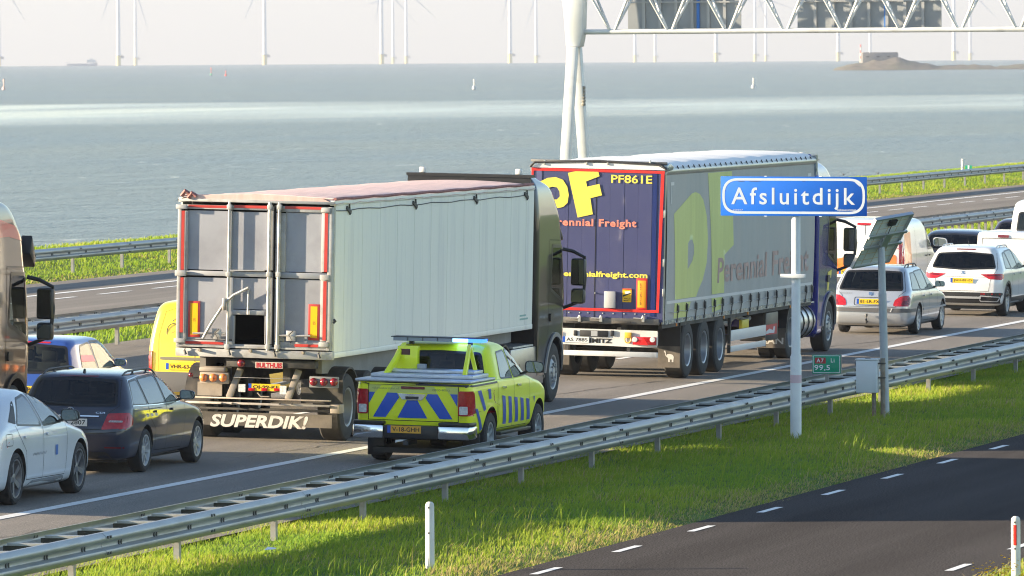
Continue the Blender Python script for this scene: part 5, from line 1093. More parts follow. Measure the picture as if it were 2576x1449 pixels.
for s_ in (1,-1):
    for y in (1.12,2.43,3.74): truck_wheel(tr, s_*1.06, y, .53, .385, dual=True)
    ob('fender', MB().prism([(1.12+.64*math.cos(a), .55+.62*math.sin(a)) for a in [math.pi*.12+math.pi*.88*k/12 for k in range(13)]]+[(1.12+.61*math.cos(a), .55+.59*math.sin(a)) for a in [math.pi*.12+math.pi*.88*k/12 for k in range(12,-1,-1)]], 'x', s_*.84, s_*1.27), m_chass, tr)
    ob('frame_rail', MB().box(s_*.48-.06,s_*.48+.06,.2,L1-1.2,.95,1.33), m_chass, tr)
    ob('sub_frame', MB().prism([(.4,1.335),(L1-.4,1.335),(L1-.4,1.12),(5.5,1.05),(4.5,.95),(.4,1.08)], 'x', s_*.9, s_*1.0), M('dusty_grey', (.25,.24,.23), .7, .2, var=.2, vs=2), tr)
    g_ = [((4.55,1.20),(5.0,.62)),((5.0,.62),(8.6,.66)),((8.6,.66),(8.75,1.30)),((6.6,.64),(6.6,1.3))]
    for p_, q_ in g_: ob('side_guard', MB().bar((s_*1.2,p_[0],p_[1]),(s_*1.2,q_[0],q_[1]),.04,.09 if p_[1] < .7 and q_[1] < .7 else .06,(1,0,0)), m_alum, tr)
    ob('landing_leg', MB().box(s_*.85-.06,s_*.85+.06,10.2,10.32,.35,1.3), m_chass, tr)
ob('maker_mark', MB().poly([(1.2698,12.45,1.52),(1.2698,13.05,1.52),(1.2698,13.05,1.55),(1.2698,12.45,1.55)]).poly([(1.2698,12.45,1.58),(1.2698,12.9,1.58),(1.2698,12.9,1.61),(1.2698,12.45,1.61)]), M('teal_print', (.25,.42,.38), .5), tr)
ob('load_cover_hook', MB().tube([(1.28,.05,1.95),(1.31,.02,1.93),(1.28,0,1.9)], .02, 6), m_dark, tr)
tractor('tractor_unit', 'dark brown tractor unit coupled to the grey tipper trailer', TX, 137.35, p_brown, M('polished_skirt', (.34,.33,.33), .28, .8, var=.12, vs=2), roof=3.96, deflect=False, arch_m=M('arch_grey', (.33,.33,.34), .3, .4))
# --- blue curtain-side trailer
m_tb = M('trailer_blue', (.050,.056,.145), .4, coat=.3, var=.06, vs=1.5, dirt=(.075,.08,.16), dirts=1.2, dlo=.5, dhi=.9); m_tb2 = M('deep_blue_band', (.006,.020,.13), .4, coat=.3); m_tb3 = M('pale_blue_band', (.10,.105,.22), .45)
m_tred = M('trailer_red', (.70,.028,.022), .4, var=.08, vs=4); m_tyel = M('trailer_yellow', (.80,.66,.09), .45, var=.08, vs=3); m_salm = M('faded_salmon', (.72,.23,.16), .55, var=.3, vs=14)
m_curt = M('grey_curtain', (.34,.355,.36), .5, var=.07, vs=2, stretch=(1,2.5,.3), dirt=(.38,.36,.35), dirts=.5, dlo=.40, dhi=.75, bump=.12, bs=9)
m_cyel = M('curtain_yellow', (.56,.60,.20), .5, var=.08, vs=2, stretch=(1,2.5,.3), bump=.12, bs=9); m_csal = M('curtain_salmon', (.43,.28,.25), .55, var=.35, vs=5)
m_roof = M('translucent_roof', (.76,.75,.74), .45, var=.06, vs=1, bump=.3, bs=5); m_wht = M('bumper_white', (.66,.66,.64), .45, var=.05, vs=3, dirt=(.45,.42,.38), dirts=3)
m_alup = M('roof_rail_aluminium', (.52,.51,.47), .35, .6, var=.1, vs=2); m_strap = M('strap_black', (.03,.03,.032), .6); m_foil = M('crumpled_foil', (.30,.36,.42), .2, .5, var=.5, vs=9, stretch=(1,1,1), bump=1., bs=14)
BX, BY = -34.29, 146.7; L2 = 13.75
bt = empty('curtain_trailer', (BX, BY, roadz(BX)+.002), (0, CF, 0)); tag(bt, 'dark blue semi-trailer with grey curtain sides and yellow lettering', 'trailer')
def D(px, py): vx, vy = 1274.5+px*.2037, 375.6+py*.2037; return ((vx-1503.5)*.00756, 4.0-(vy-415-.0208*(vx-1335))*.00734)
def D2(px, py): return D(px, py+1449.2)
def Dpoly(name, pts, mat, d=-.006, parent=bt, f=D): return ob(name, MB().poly([(f(*p)[0], d, f(*p)[1]) for p in pts]), mat, parent)
def Dbox(name, x0, y0, x1, y1, d0, d1, mat, bevel=0., parent=bt, f=D):
    a, b = f(x0,y0), f(x1,y1); return ob(name, MB().box(min(a[0],b[0]),max(a[0],b[0]),d0,d1,min(a[1],b[1]),max(a[1],b[1])), mat, parent, bevel=bevel)
# doors made of upright boards with shallow ribs
xs = [-1.262]+[D(x,0)[0] for x in (430,600,760,935)]+[D(1103,0)[0]]+[D(x,0)[0] for x in (1275,1450,1620,1790)]+[1.262]
for i in range(len(xs)-1): ob('door_board', MB().box(xs[i]+.0012, xs[i+1]-.0012, .003*(i % 2), .05, 1.12, 3.93), m_tb, bt)
ob('door_core', MB().box(-1.25,1.25,.052,.08,1.10,3.93), m_tb2, bt); ob('door_gap', MB().box(D(1103,0)[0]-.006,D(1103,0)[0]+.006,-.002,.001,1.12,3.93), m_seam, bt)
Dbox('deep_band', 1795,225,1850,2080,-.006,-.002,m_tb2); Dbox('pale_band', 368,205,428,700,-.006,-.002,m_tb3)
# red outline
Dpoly('red_border', [(300,243),(1940,285),(1940,318),(300,280)], m_tred, -.009); Dpoly('red_border', [(300,281),(326,281),(326,2000),(300,2000)], m_tred, -.009)
Dpoly('red_border', [(1897,320),(1938,320),(1898,2036),(1868,2034)], m_tred, -.009); Dpoly('red_border', [(300,1960),(1868,2003),(1868,2036),(300,1995)], m_tred, -.0092)
# lettering
def Dt(s, x0, y1, x1, y0, mat, bold=.03, d=-.012, f=D, sp=1., shear=0., parent=bt):
    a, b = f(x0,y1), f(x1,y0); sl_ = (f(x1,y1)[1]-f(x0,y1)[1])/(b[0]-a[0])
    return text(s, a[0], a[1], b[0]-a[0], b[1]-f(x1,y1)[1], mat, parent, lambda x, z, o: Vector((x, d, z)), bold=bold, space=sp, shear=shear)
Dpoly('big_letter', [(750,310),(845,290),(1125,296),(1140,350),(975,415),(990,480),(1140,445),(1175,585),(1033,622),(1066,820),(880,862)], m_tyel, -.011)
b = MB(); out_ = [(405,420),(500,372),(600,362),(690,395),(745,480),(766,580),(752,680),(700,730),(635,745),(560,735),(520,700),(560,900),(430,930)]; hole_ = [(500,500),(560,480),(620,490),(650,540),(655,600),(620,640),(560,640),(520,620)]
bm = bmesh.new()
def bez(vs_, cl=True):
    v_ = [bm.verts.new((D(*p)[0], -.011, D(*p)[1])) for p in vs_]; return [bm.edges.new((v_[i], v_[(i+1) % len(v_)])) for i in range(len(v_))]
bmesh.ops.triangle_fill(bm, use_beauty=True, edges=bez(out_)+bez(hole_)); me = bpy.data.meshes.new('big_letter'); bm.to_mesh(me); bm.free(); ob('big_letter', me, m_tyel, bt)
Dt('PF861E', 1285,432,1790,330,m_tyel,.015); Dt('Perennial Freight', 470,985,1605,865,m_salm,.03,sp=1.1); Dt('www.perennialfreight.com', 330,1600,1752,1510,m_tyel,.03)
w_ = Dbox('warning_board', 1622,160,1755,548,-.022,-.010,m_tred,.003,f=D2); Dbox('orange_field', 1637,188,1740,524,-.026,-.0225,M('orange_reflective', (.85,.36,.02), .35),.002,w_,f=D2)
for k, ch in enumerate('LONG VEHICLE'):
    if ch != ' ': a = D2(1680, 240+k*22.5); text(ch, a[0]-.018 if ch != 'I' else a[0]-.004, a[1], .036 if ch != 'I' else .008, .026, m_pl, w_, lambda x, z, o: Vector((x, -.0275, z)), bold=.01)
s_ = Dbox('sticker', 1450,287,1560,458,-.012,-.009,m_yel,0,f=D2); Dpoly('sticker_bus', [(1475,325),(1540,318),(1550,345),(1490,362)], m_wht, -.0125, s_, D2); Dpoly('sticker_wedge', [(1453,372),(1552,340),(1552,352),(1455,392)], m_pl, -.013, s_, D2); Dpoly('sticker_edge', [(1450,287),(1560,292),(1560,306),(1450,300)], m_tred, -.0127, s_, D2)
for k, tx in enumerate(('ANGLES','MORTS')): a = D2(1466, 420+k*24); text(tx, a[0], a[1], .13, .028, m_pl, s_, lambda x, z, o: Vector((x, -.0125, z)), bold=.02)
Dbox('document_box', 1235,322,1370,530,-.09,-.002,M('box_grey', (.42,.42,.42), .5),.008,f=D2); ob('knob', MB().lathe([(-.05,.014),(.0,.014)], (D2(1115,345)[0],0,D2(1115,345)[1]), 'y', 8), m_alup, bt)
for y in (225,): [ob('rivet', MB().lathe([(-.012,.0),(-.008,.012),(0,.014)], (D(x,y+12*x/1000)[0],0,D(x,y+12*x/1000)[1]), 'y', 8), m_alup, bt) for x in (455,570,705,840,965,1080,1150,1260,1385,1520,1655,1770)]
[ob('rivet', MB().lathe([(-.012,.0),(-.008,.012),(0,.014)], (D2(x,572+.02*x)[0],0,D2(x,572+.02*x)[1]), 'y', 8), m_alup, bt) for x in (795,925,1030,1210,1340,1475,1610,1730)]
Dpoly('scratch', [(882,170),(905,215),(898,230),(880,200)], m_wht, -.006, bt, D2)
# frame, roof and rear sill
Dbox('rear_header', 290,140,1965,205,-.03,.06,M('header_grey', (.17,.17,.165), .5, .2, var=.2, vs=3, dirt=(.28,.26,.23), dirts=4),.01)
for x in (465,985,1245,1765): c_ = D(x,178); ob('header_clip', MB().box(c_[0]-.018,c_[0]+.018,-.05,-.03,c_[1]-.05,c_[1]+.04), m_alup, bt, bevel=.006)
for s_ in (1,-1):
    ob('corner_post', MB().box(s_*1.264 if s_ < 0 else 1.235, -1.235 if s_ < 0 else 1.264, .05,.16,1.08,3.95), m_alup, bt)
    for z in (1.6,2.15,3.05): ob('door_hinge', MB().box(min(s_*1.255,s_*1.285),max(s_*1.255,s_*1.285),-.02,.05,z,z+.14), m_alup, bt, bevel=.006)
    b = MB(); ny, nz = 90, 10        # curtain, slightly wavy between its straps
    for i in range(ny+1):
        y = .17+(L2-.20)*i/ny
        for j in range(nz+1):
            z = 1.14+(3.84-1.14)*j/nz; wv_ = .012*math.sin(y*1.9)*math.sin(math.pi*j/nz)+.010*math.sin(y*7.4)*(1-j/nz)**4+.018*math.sin(math.pi*j/nz)
            b.v.append((s_*(1.262+wv_), y, z))
    for i in range(ny):
        for j in range(nz): b.f.append((i*(nz+1)+j, i*(nz+1)+j+1, (i+1)*(nz+1)+j+1, (i+1)*(nz+1)+j))
    cm = b.mesh('curtain', 60); cb = bvh_of(cm); ob('curtain', cm, m_curt, bt); vw = 'R' if s_ > 0 else 'L'
    Pp = [(.71,3.11),(2.32,3.46),(2.62,3.48),(2.98,3.44),(3.29,3.32),(3.57,3.02),(3.69,2.57),(3.62,2.13),(3.35,1.81),(2.81,1.51),(2.08,1.51),(2.08,2.06),(2.44,2.19),(2.57,2.33),(2.55,2.49),(2.4,2.59),(2.19,2.59),(2.02,2.53),(2.02,1.51),(.95,1.51)]
    patch('big_letter', cb, Pp, vw, m_cyel, bt, .004, .12); patch('big_letter', cb, [(2.02,1.51),(2.08,1.51),(2.08,2.06),(2.02,2.06)], vw, m_cyel, bt, .0045)
    patch('big_letter', cb, [(.95,1.45),(2.42,1.43),(2.05,1.16),(.91,1.16)], vw, m_cyel, bt, .004, .12)
    patch('big_letter', cb, [(3.69,3.82),(5.83,3.82),(6.09,2.4),(5.25,2.23),(5.29,1.51),(4.18,1.51)], vw, m_cyel, bt, .004, .12); patch('big_letter', cb, [(4.18,1.44),(5.18,1.43),(5.07,1.2),(4.28,1.17)], vw, m_cyel, bt, .004, .12)
    ca = caster(cb, vw)
    text('Perennial Freight', 4.62, 1.56, 8.6, .63, m_csal, bt, lambda x, z, o: ca(x, z, .008), bold=.02)
    patch('white_stripe', cb, linepoly([(.25,1.475),(13.6,1.44)], .055), vw, M('stripe_white', (.62,.61,.60), .5), bt, .006, .2)
    for (y0, z0, y1, z1) in ((.45,3.70,.75,3.64),(.45,3.30,.50,3.64),(13.05,3.66,13.35,3.60)): patch('corner_mark', cb, [(y0,z0),(y1,z0),(y1,z1),(y0,z1)], vw, MATS['stripe_white'], bt, .006)
    ob('roof_rail', MB().lathe([(.02,.075),(L2,.075)], (s_*1.235,0,3.905), 'y', 18), m_alup, bt, 40)
    for k in range(28): ob('roof_lash', MB().tube([(s_*1.30,.5+k*.47,3.94),(s_*1.27,.5+k*.47,4.0)], .012, 5), m_strap, bt)
    for k, y in enumerate((1.17,1.95,2.75,3.52,4.39,5.11,5.95,6.8,7.66,8.41,9.24,10.09,10.94,11.6,12.26,12.97,13.55)):
        st = ob('curtain_strap', MB().tube([(s_*1.287,y,1.42),(s_*1.292,y+.01,1.25),(s_*1.285,y-.02,1.08)], .011, 5), m_strap, bt); ob('buckle', MB().box(min(s_*1.285,s_*1.315),max(s_*1.285,s_*1.315),y-.045,y+.045,1.26,1.40), m_strap, st, bevel=.01)
    ob('curtain_hem', MB().box(min(s_*1.255,s_*1.275),max(s_*1.255,s_*1.275),.2,L2-.1,1.07,1.15), m_foil, bt); ob('strap_rope', MB().tube([(s_*1.296,.5+k*.43,1.30-.03*(k % 2)) for k in range(31)], .006, 4), M('rope', (.5,.5,.48), .6), bt)
    for k, y in enumerate((2.3,3.72,5.15)): truck_wheel(bt, s_*1.06, y, .53, .385, dual=True, rim=M('trailer_rim', (.36,.37,.39), .4, .6, var=.1, vs=4))
    ob('frame_rail', MB().box(s_*.5-.06,s_*.5+.06,.2,L2-1,.85,1.12), m_chass, bt); ob('outer_beam', MB().box(min(s_*1.16,s_*1.24),max(s_*1.16,s_*1.24),.1,L2,1.00,1.075), m_chass, bt)
    ob('fender_rail', MB().box(s_*1.0-.20,s_*1.0+.20,1.5,6.1,1.07,1.085), m_black, bt)
    mf = ob('mud_flap', MB().box(s_*1.06-.21,s_*1.06+.21,1.52,1.535,.22,.62), m_rub, bt); ob('flap_upper', MB().box(s_*1.06-.21,s_*1.06+.21,1.525,1.54,.62,1.06), m_black, bt)
    for z0, z1 in ((.55,.755),(.34,.455)): ob('side_guard', MB().box(min(s_*1.22,s_*1.25),max(s_*1.22,s_*1.25),6.12,9.35,z0,z1), M('guard_aluminium', (.60,.60,.60), .45, .2), bt, bevel=.006)
    for y in (6.08,9.36): ob('guard_post', MB().box(min(s_*1.19,s_*1.245),max(s_*1.19,s_*1.245),y-.03,y+.03,.32,1.0), m_chass, bt)
    ob('toolbox', MB().box(min(s_*.70,s_*1.2),max(s_*.70,s_*1.2),9.42,10.75,.42,.98), m_black, bt, bevel=.03); ob('landing_leg', MB().box(s_*.8-.06,s_*.8+.06,11.0,11.12,.3,1.1), m_chass, bt)
    pn = ob('red_panel', MB().box(min(s_*1.202,s_*1.206),max(s_*1.202,s_*1.206),9.44,10.6,.54,.74), M('panel_red', (.45,.01,.02), .5), bt)
    ob('seal_print', MB().prism([(9.55,.56),(9.9,.57),(10.35,.56),(10.42,.68),(10.3,.70),(10.2,.62),(9.9,.66),(9.6,.62)], 'x', s_*1.2065, s_*1.208), M('print_grey', (.55,.55,.58), .5), pn)
    for y in (1.25,5.4,7.6,11.6): ob('side_marker', MB().box(min(s_*1.24,s_*1.256),max(s_*1.24,s_*1.256),y,y+.07,1.01,1.065), m_amber, bt)
def elephant(cx, cz, sc_, y):     # small animal print on the flap
    P = [(-.5,.35),(-.62,.55),(-.5,.62),(-.42,.45),(-.38,.2),(-.3,.1),(-.3,.25),(0,.3),(.3,.2),(.4,0),(.36,-.3),(.36,-.5),(.2,-.5),(.2,-.25),(0,-.25),(0,-.5),(-.16,-.5),(-.18,-.1),(-.34,.0),(-.46,.15)]
    return ob('animal_print', MB().poly([(cx+p[0]*sc_, y, cz+p[1]*sc_) for p in P]), M('print_white', (.62,.60,.57), .6), bt)
elephant(1.08,.42,.19,1.517)
for s_ in (-1,): elephant(-1.04,.42,.19,1.517)
b = MB(); N = 30
for i in range(N+1):
    y = -.03+(L2+.06)*i/N; h = .035*math.sin(i*1.7)*.5+.012*math.sin(i*4.1)
    for j in range(15): u = -1+2*j/14; b.v.append((u*1.285, y, 3.985+(.09+h)*(1-u**4)-(.055 if abs(u) == 1 else 0)))
for i in range(N):
    for j in range(14): b.f.append((i*15+j, i*15+j+1, (i+1)*15+j+1, (i+1)*15+j))
k0 = len(b.v); b.v += [((-1+2*j/14)*1.27, -.02, 3.93) for j in range(15)]
for j in range(14): b.f.append((j, j+1, k0+j+1, k0+j))
ob('roof_sheet', b, m_roof, bt, 60)
ob('roof_edge_trim', MB().tube([(-1.29,-.035,3.94),(-1.2,-.04,4.03),(0,-.04,4.075),(1.2,-.04,4.03),(1.29,-.035,3.94)], .022, 8), m_strap, bt, 50); ob('roof_corner', MB().prism([(.0,3.90),(.45,3.92),(.55,3.99),(.2,4.06),(-.03,4.02)], 'x', 1.15, 1.315), m_foil, bt, bevel=.02)
ob('front_wall', MB().box(-1.25,1.25,L2-.05,L2,1.1,3.95), m_tb2, bt); ob('front_corner', MB().prism([(L2-.05,3.6),(L2+.07,3.62),(L2+.02,4.03),(L2-.1,4.03)], 'x', 1.2, 1.31), m_foil, bt); ob('load_floor', MB().box(-1.25,1.25,.1,L2,1.075,1.12), m_hole, bt)
Dbox('rear_sill', 300,632,1905,740,-.02,.12,M('sill_steel', (.13,.125,.115), .6, .3, var=.3, vs=3, dirt=(.22,.19,.16), dirts=4),.01,f=D2)
for x in (930,1195,1715): c_ = D2(x,660); ob('lock_handle', MB().tube([(c_[0]-.18,-.05,c_[1]+.01),(c_[0]-.03,-.05,c_[1]),(c_[0],-.05,c_[1]+.05)], .014, 6).box(c_[0]-.025,c_[0]+.025,-.06,-.02,c_[1]-.06,c_[1]+.05), m_alup, bt)
for x0, x1 in ((760,935),(950,1175),(1335,1565)): Dbox('dock_buffer', x0,690,x1,722,-.05,-.021,m_chass,.006,f=D2)
# lamp beam, plate, underrun bar
Dpoly('beam_face', [(520,775),(1885,812),(1885,1015),(1560,1012),(1300,1000),(520,975)], m_wht, .02, bt, D2); a, b_ = D2(520,795), D2(1885,1000); ob('lamp_beam', MB().box(a[0],b_[0]-.01,.022,.12,b_[1]+.01,a[1]-.01), m_wht, bt)
a = D2(880,960); plate(bt, None, a[0], a[1], .50, .11, 'AS 7885', y=.02, bgm=m_platew); Dt('IMITZ', 1050,962,1330,905,m_pl,.05,.016,D2)
Dbox('lamp_plate', 930,805,1280,890,-.005,.018,m_grille,.01,f=D2); Dpoly('lamp_plate_mark', [(1070,812),(1150,814),(1150,880),(1070,878)], M('grey_mark', (.35,.36,.37), .5), -.006, bt, D2)
for x in (878,1330): Dbox('plate_lamp', x-24,808,x+24,878,-.01,.018,m_black,.02,f=D2)
Dbox('yellow_holder', 1485,830,1568,900,-.02,.018,M('holder_yellow', (.70,.42,.03), .5),.006,f=D2); c_ = D2(1525,915); ob('holder_ring', MB().tube([(c_[0]+.06*math.cos(a_),.0,c_[1]+.07*math.sin(a_)) for a_ in [2*math.pi*k/16 for k in range(17)]], .012, 6, False), MATS['holder_yellow'], bt)
for sx_ in (1,):
    l_ = Dbox('tail_light', 1590,882,1875,988,-.03,.018,m_red,.01,f=D2); Dpoly('triangle', [(1672,985),(1780,988),(1722,898)], M('lamp_triangle', (.75,.03,.03), .2), -.032, l_, D2)
    for x in (1615,1832): c_ = D2(x,918); ob('white_lamp', MB().lathe([(-.04,0),(-.038,.045),(-.031,.05)], (c_[0],0,c_[1]), 'y', 16), m_clear, l_)
ob('tail_light', MB().box(-1.18,-.76,-.03,.018,.80,.92), m_red, bt, bevel=.01)
Dbox('underrun_bar', 520,1050,1885,1142,.0,.10,m_wht,.01,f=D2); a = D2(1885,1050)
for x in (-.55,.62): ob('underrun_stay', MB().bar((x,.1,.95),(x,.05,.50),.06,.05), m_chass, bt)
ob('axle_set', MB().tube([(-.9,2.3,.53),(.9,2.3,.53)], .07, 8).tube([(-.9,3.72,.53),(.9,3.72,.53)], .07, 8).tube([(-.9,5.15,.53),(.9,5.15,.53)], .07, 8), m_chass, bt)
ob('hose', MB().tube([(1.0,6.2+k*.3,.92-.05*math.sin(k)) for k in range(10)], .05, 7), M('hose_grey', (.22,.22,.22), .6), bt, 50); ob('yellow_valve', MB().box(1.05,1.12,7.75,8.35,.72,.90), M('valve_yellow', (.60,.50,.04), .5), bt, bevel=.01)
tt, t_ = tractor('tractor_unit', 'dark blue tractor unit coupled to the blue curtain trailer', BX, 161.05, p_tblue, None, roof=3.92, low=M('lower_grey', (.30,.30,.31), .35, .4), arch_m=MATS['arch_grey'], front_axle=1.25, rear_axle=-2.45, mudflap='MAN', deflect=False)
patch('door_logo', t_, [(.95,1.62),(1.35,1.66),(1.3,1.5),(1.15,1.5),(1.1,1.25),(.95,1.25)], 'R', m_tyel, tt, .006); patch('door_print', t_, [(1.0,1.16),(1.7,1.18),(1.7,1.12),(1.0,1.10)], 'R', m_salm, tt, .006)
ob('roof_spoiler', MB().prism([(.05,3.92),(1.0,3.88),(.3,4.0),(.05,4.02)], 'x', -1.05, 1.05), p_tblue, tt, bevel=.02)

# --- brown lorry cut by the left edge, with its trailer (mostly out of the picture)
tt, t_ = tractor('tractor_unit', 'bronze brown tractor unit cut by the left edge of the picture', -37.95, 116.95, M('bronze_metallic', (.075,.052,.038), .3, .3, coat=1., var=.06, vs=2), M('bronze_skirt', (.09,.07,.055), .3, .4), roof=3.95)
patch('red_flash', t_, rpoly([(.2,3.62),(1.3,3.45),(1.62,3.22),(.9,3.30),(.3,3.30)], .05), 'R', M('flash_red', (.55,.03,.03), .3, coat=.6), tt, .006); patch('door_badge', t_, rr(.30,.62,1.60,1.66,.01,2), 'R', m_chrome, tt, .008)
ob('corner_visor', MB().prism([(1.95,3.02),(2.22,2.80),(2.25,2.95),(2.05,3.30)], 'x', 1.08, 1.262), m_black, tt, bevel=.02)
q = empty('box_trailer', (-37.95, 103.3, roadz(-37.95)+.002), (0, CF, 0)); tag(q, 'long box semi-trailer behind the bronze tractor unit, outside the left edge', 'trailer')
ob('box', MB().box(-1.27,1.27,0,13.05,1.15,4.0), M('box_cream', (.55,.53,.5), .5, var=.05, vs=1), q, bevel=.03); ob('chassis', MB().box(-.6,.6,.3,12.6,.85,1.145), m_chass, q); ob('bumper', MB().box(-1.2,1.2,.0,.1,.45,.6), m_wht, q)
for s_ in (1,-1):
    ob('rear_door', MB().box(min(s_*.02,s_*1.2),max(s_*.02,s_*1.2),-.04,-.002,1.2,3.9), m_alum, q)
    for y in (1.6,2.95,4.3): truck_wheel(q, s_*1.06, y, .53, .385, dual=True)
# ---------------------------------------------------------------- far things on the water
def brg(px, d):                       # bearing from the bridge where the camera stands, distance d
    a = TH - (px-1288)/20500; return (-d*math.sin(a), d*math.cos(a), -4.0-d*d/(2*RE))
m_tow = M('turbine_white', (.70,.72,.74), .5); m_ty = M('foundation_yellow', (.72,.60,.22), .6); m_steelg = M('platform_grey', (.35,.37,.4), .6)
tower_m = MB().lathe([(11,2.6),(40,2.4),(80,2.1),(112,1.7),(112,0)], ax='z', n=20).mesh('tower', 40); tower_m.materials.append(m_tow)
found_m = MB().lathe([(-4,2.8),(12,2.8),(12,0)], ax='z', n=20).mesh('foundation', 40); found_m.materials.append(m_ty)
plat_m = MB().lathe([(12.0,5.2),(12.6,5.2),(12.6,0)], ax='z', n=20).box(3.2,6.6,-1.5,1.5,9,12).mesh('platform'); plat_m.materials.append(m_steelg)
nac_m = MB().prism([(-4,-2.2),(8,-1.8),(9,0),(8,2.2),(-4,2.2),(-5.5,0)], 'x', -2.1, 2.1).mesh('nacelle', 30); nac_m.materials.append(m_tow)
hub_m = MB().lathe([(-3.2,0),(-2.6,1.1),(-1,1.8),(0,1.9)], ax='y', n=16).mesh('hub', 40); hub_m.materials.append(m_tow)
b = MB(); prof = [(1.5,1.2,1.2),(6,2.1,.8),(13,2.0,.5),(30,1.4,.32),(50,.8,.18),(63,.35,.08),(65,.05,.04)]
for r_, c_, t_ in prof: b.v += [(-c_*.35,-t_,r_),(c_*.2,-t_*.6,r_),(c_*.65,0,r_),(c_*.2,t_*.6,r_),(-c_*.35,t_,r_)]
for i in range(len(prof)-1):
    for j in range(5): b.f.append((i*5+j, i*5+(j+1) % 5, (i+1)*5+(j+1) % 5, (i+1)*5+j))
b.f.append(tuple(range(5))); b.f.append(tuple(len(b.v)-5+i for i in range(5)))
blade_m = b.mesh('blade', 40); blade_m.materials.append(m_tow)
ORD = ['first','second','third','fourth','fifth','sixth','seventh','eighth','ninth','tenth','eleventh','twelfth','thirteenth','fourteenth','fifteenth','sixteenth','seventeenth','eighteenth','nineteenth']
for i, (px, d, rot) in enumerate(((3,10500,.5),(303,9800,1.42),(346,12500,.75),(670,9900,1.48),(964,10200,1.2),(993,14000,.3),(1026,12800,.2),(1287,10600,1.25),(1353,13000,1.38),(1601,13200,1.1),(1652,14500,.8),(1805,10900,.1),(1903,13000,.7),(1930,14800,1.9),(2112,11200,.9),(2192,14000,.4),(2402,11000,1.5),(2443,13500,.25))):
    r_ = empty('wind_turbine', brg(px, d), (0, 0, TH+.35)); tag(r_, 'pale wind turbine in the sea, %s from the left on the horizon' % ORD[i], 'wind turbine', 'wind turbines on the horizon')
    inst('tower', tower_m, (0,0,0), r_); inst('foundation', found_m, (0,0,0), r_); inst('platform', plat_m, (0,0,0), r_); inst('nacelle', nac_m, (0,0,114), r_); h_ = inst('hub', hub_m, (0,-4.6,114), r_)
    for k in range(3): inst('blade', blade_m, (0,-5.6,114), r_, (0, rot+k*2*math.pi/3, 0))
# stony breakwater island with a low concrete fort
m_rock = M('island_rock', (.11,.092,.07), .9, var=.45, vs=.25, dirt=(.10,.12,.05), dirts=.12)
ix, iy, iz = brg(2080, 3900); ca_, sa_ = math.cos(TH), math.sin(TH)
nu, nv_ = 130, 16; v = []; L_ = 330.
for i in range(nu+1):
    u = i/nu; ux = u*L_
    hump = 3.9*math.exp(-((ux-27)/19)**2)*(1 if ux > 10 else ux/10) + 2.6*(1-math.exp(-ux/20)) + .6*math.sin(ux*.21)*math.exp(-ux/250) + .35*rng.standard_normal()
    for j in range(nv_+1):
        q_ = -1+2*j/nv_; z = max(-.8, hump*(1-abs(q_)**1.7)-.5+.25*rng.standard_normal()*(1-abs(q_)))
        dx, dy = ux, q_*(15+8*min(1,ux/30)); v.append((ix+dx*ca_-dy*sa_, iy+dx*sa_+dy*ca_, iz+z))
f = [(i*(nv_+1)+j, i*(nv_+1)+j+1, (i+1)*(nv_+1)+j+1, (i+1)*(nv_+1)+j) for i in range(nu) for j in range(nv_)]
me = bpy.data.meshes.new('island'); me.from_pydata(v, [], f); fix(me, 80); tag(ob('island', me, m_rock), None, kind='structure')
fx, fy, fz = brg(2216, 3905); r_ = empty('concrete_fort', (fx, fy, fz+5.0), (0, 0, TH)); tag(r_, 'low concrete fort on the rocky island', 'fort')
m_conc = M('fort_concrete', (.20,.19,.18), .85, var=.12, vs=.5)
P = [(-8.5,-4),(8.6,-4),(8.6,4),(-8.5,4),(-9.6,2),(-9.9,0),(-9.6,-2)]
ob('block', MB().prism(P, 'z', -1.5, 3.2), m_conc, r_, bevel=.25); ob('parapet', MB().prism([(x*.97, y*.95) for x, y in P], 'z', 3.21, 3.5), m_conc, r_)
for x in (-6,-1,4): ob('embrasure', MB().box(x-.7,x+.7,-4.1,-4.02,1.2,1.7), m_hole, r_)
mx, my, mz = brg(2168, 3895); r_ = empty('beacon_mast', (mx, my, mz+4.2), (0,0,TH)); tag(r_, 'red and white beacon mast on the island', 'mast')
for k in range(6): ob('mast_section', MB().lathe([(k*1.35,.28),((k+1)*1.35,.26)], ax='z', n=10), M('mast_red', (.62,.08,.06), .5) if k % 2 else m_wht, r_)
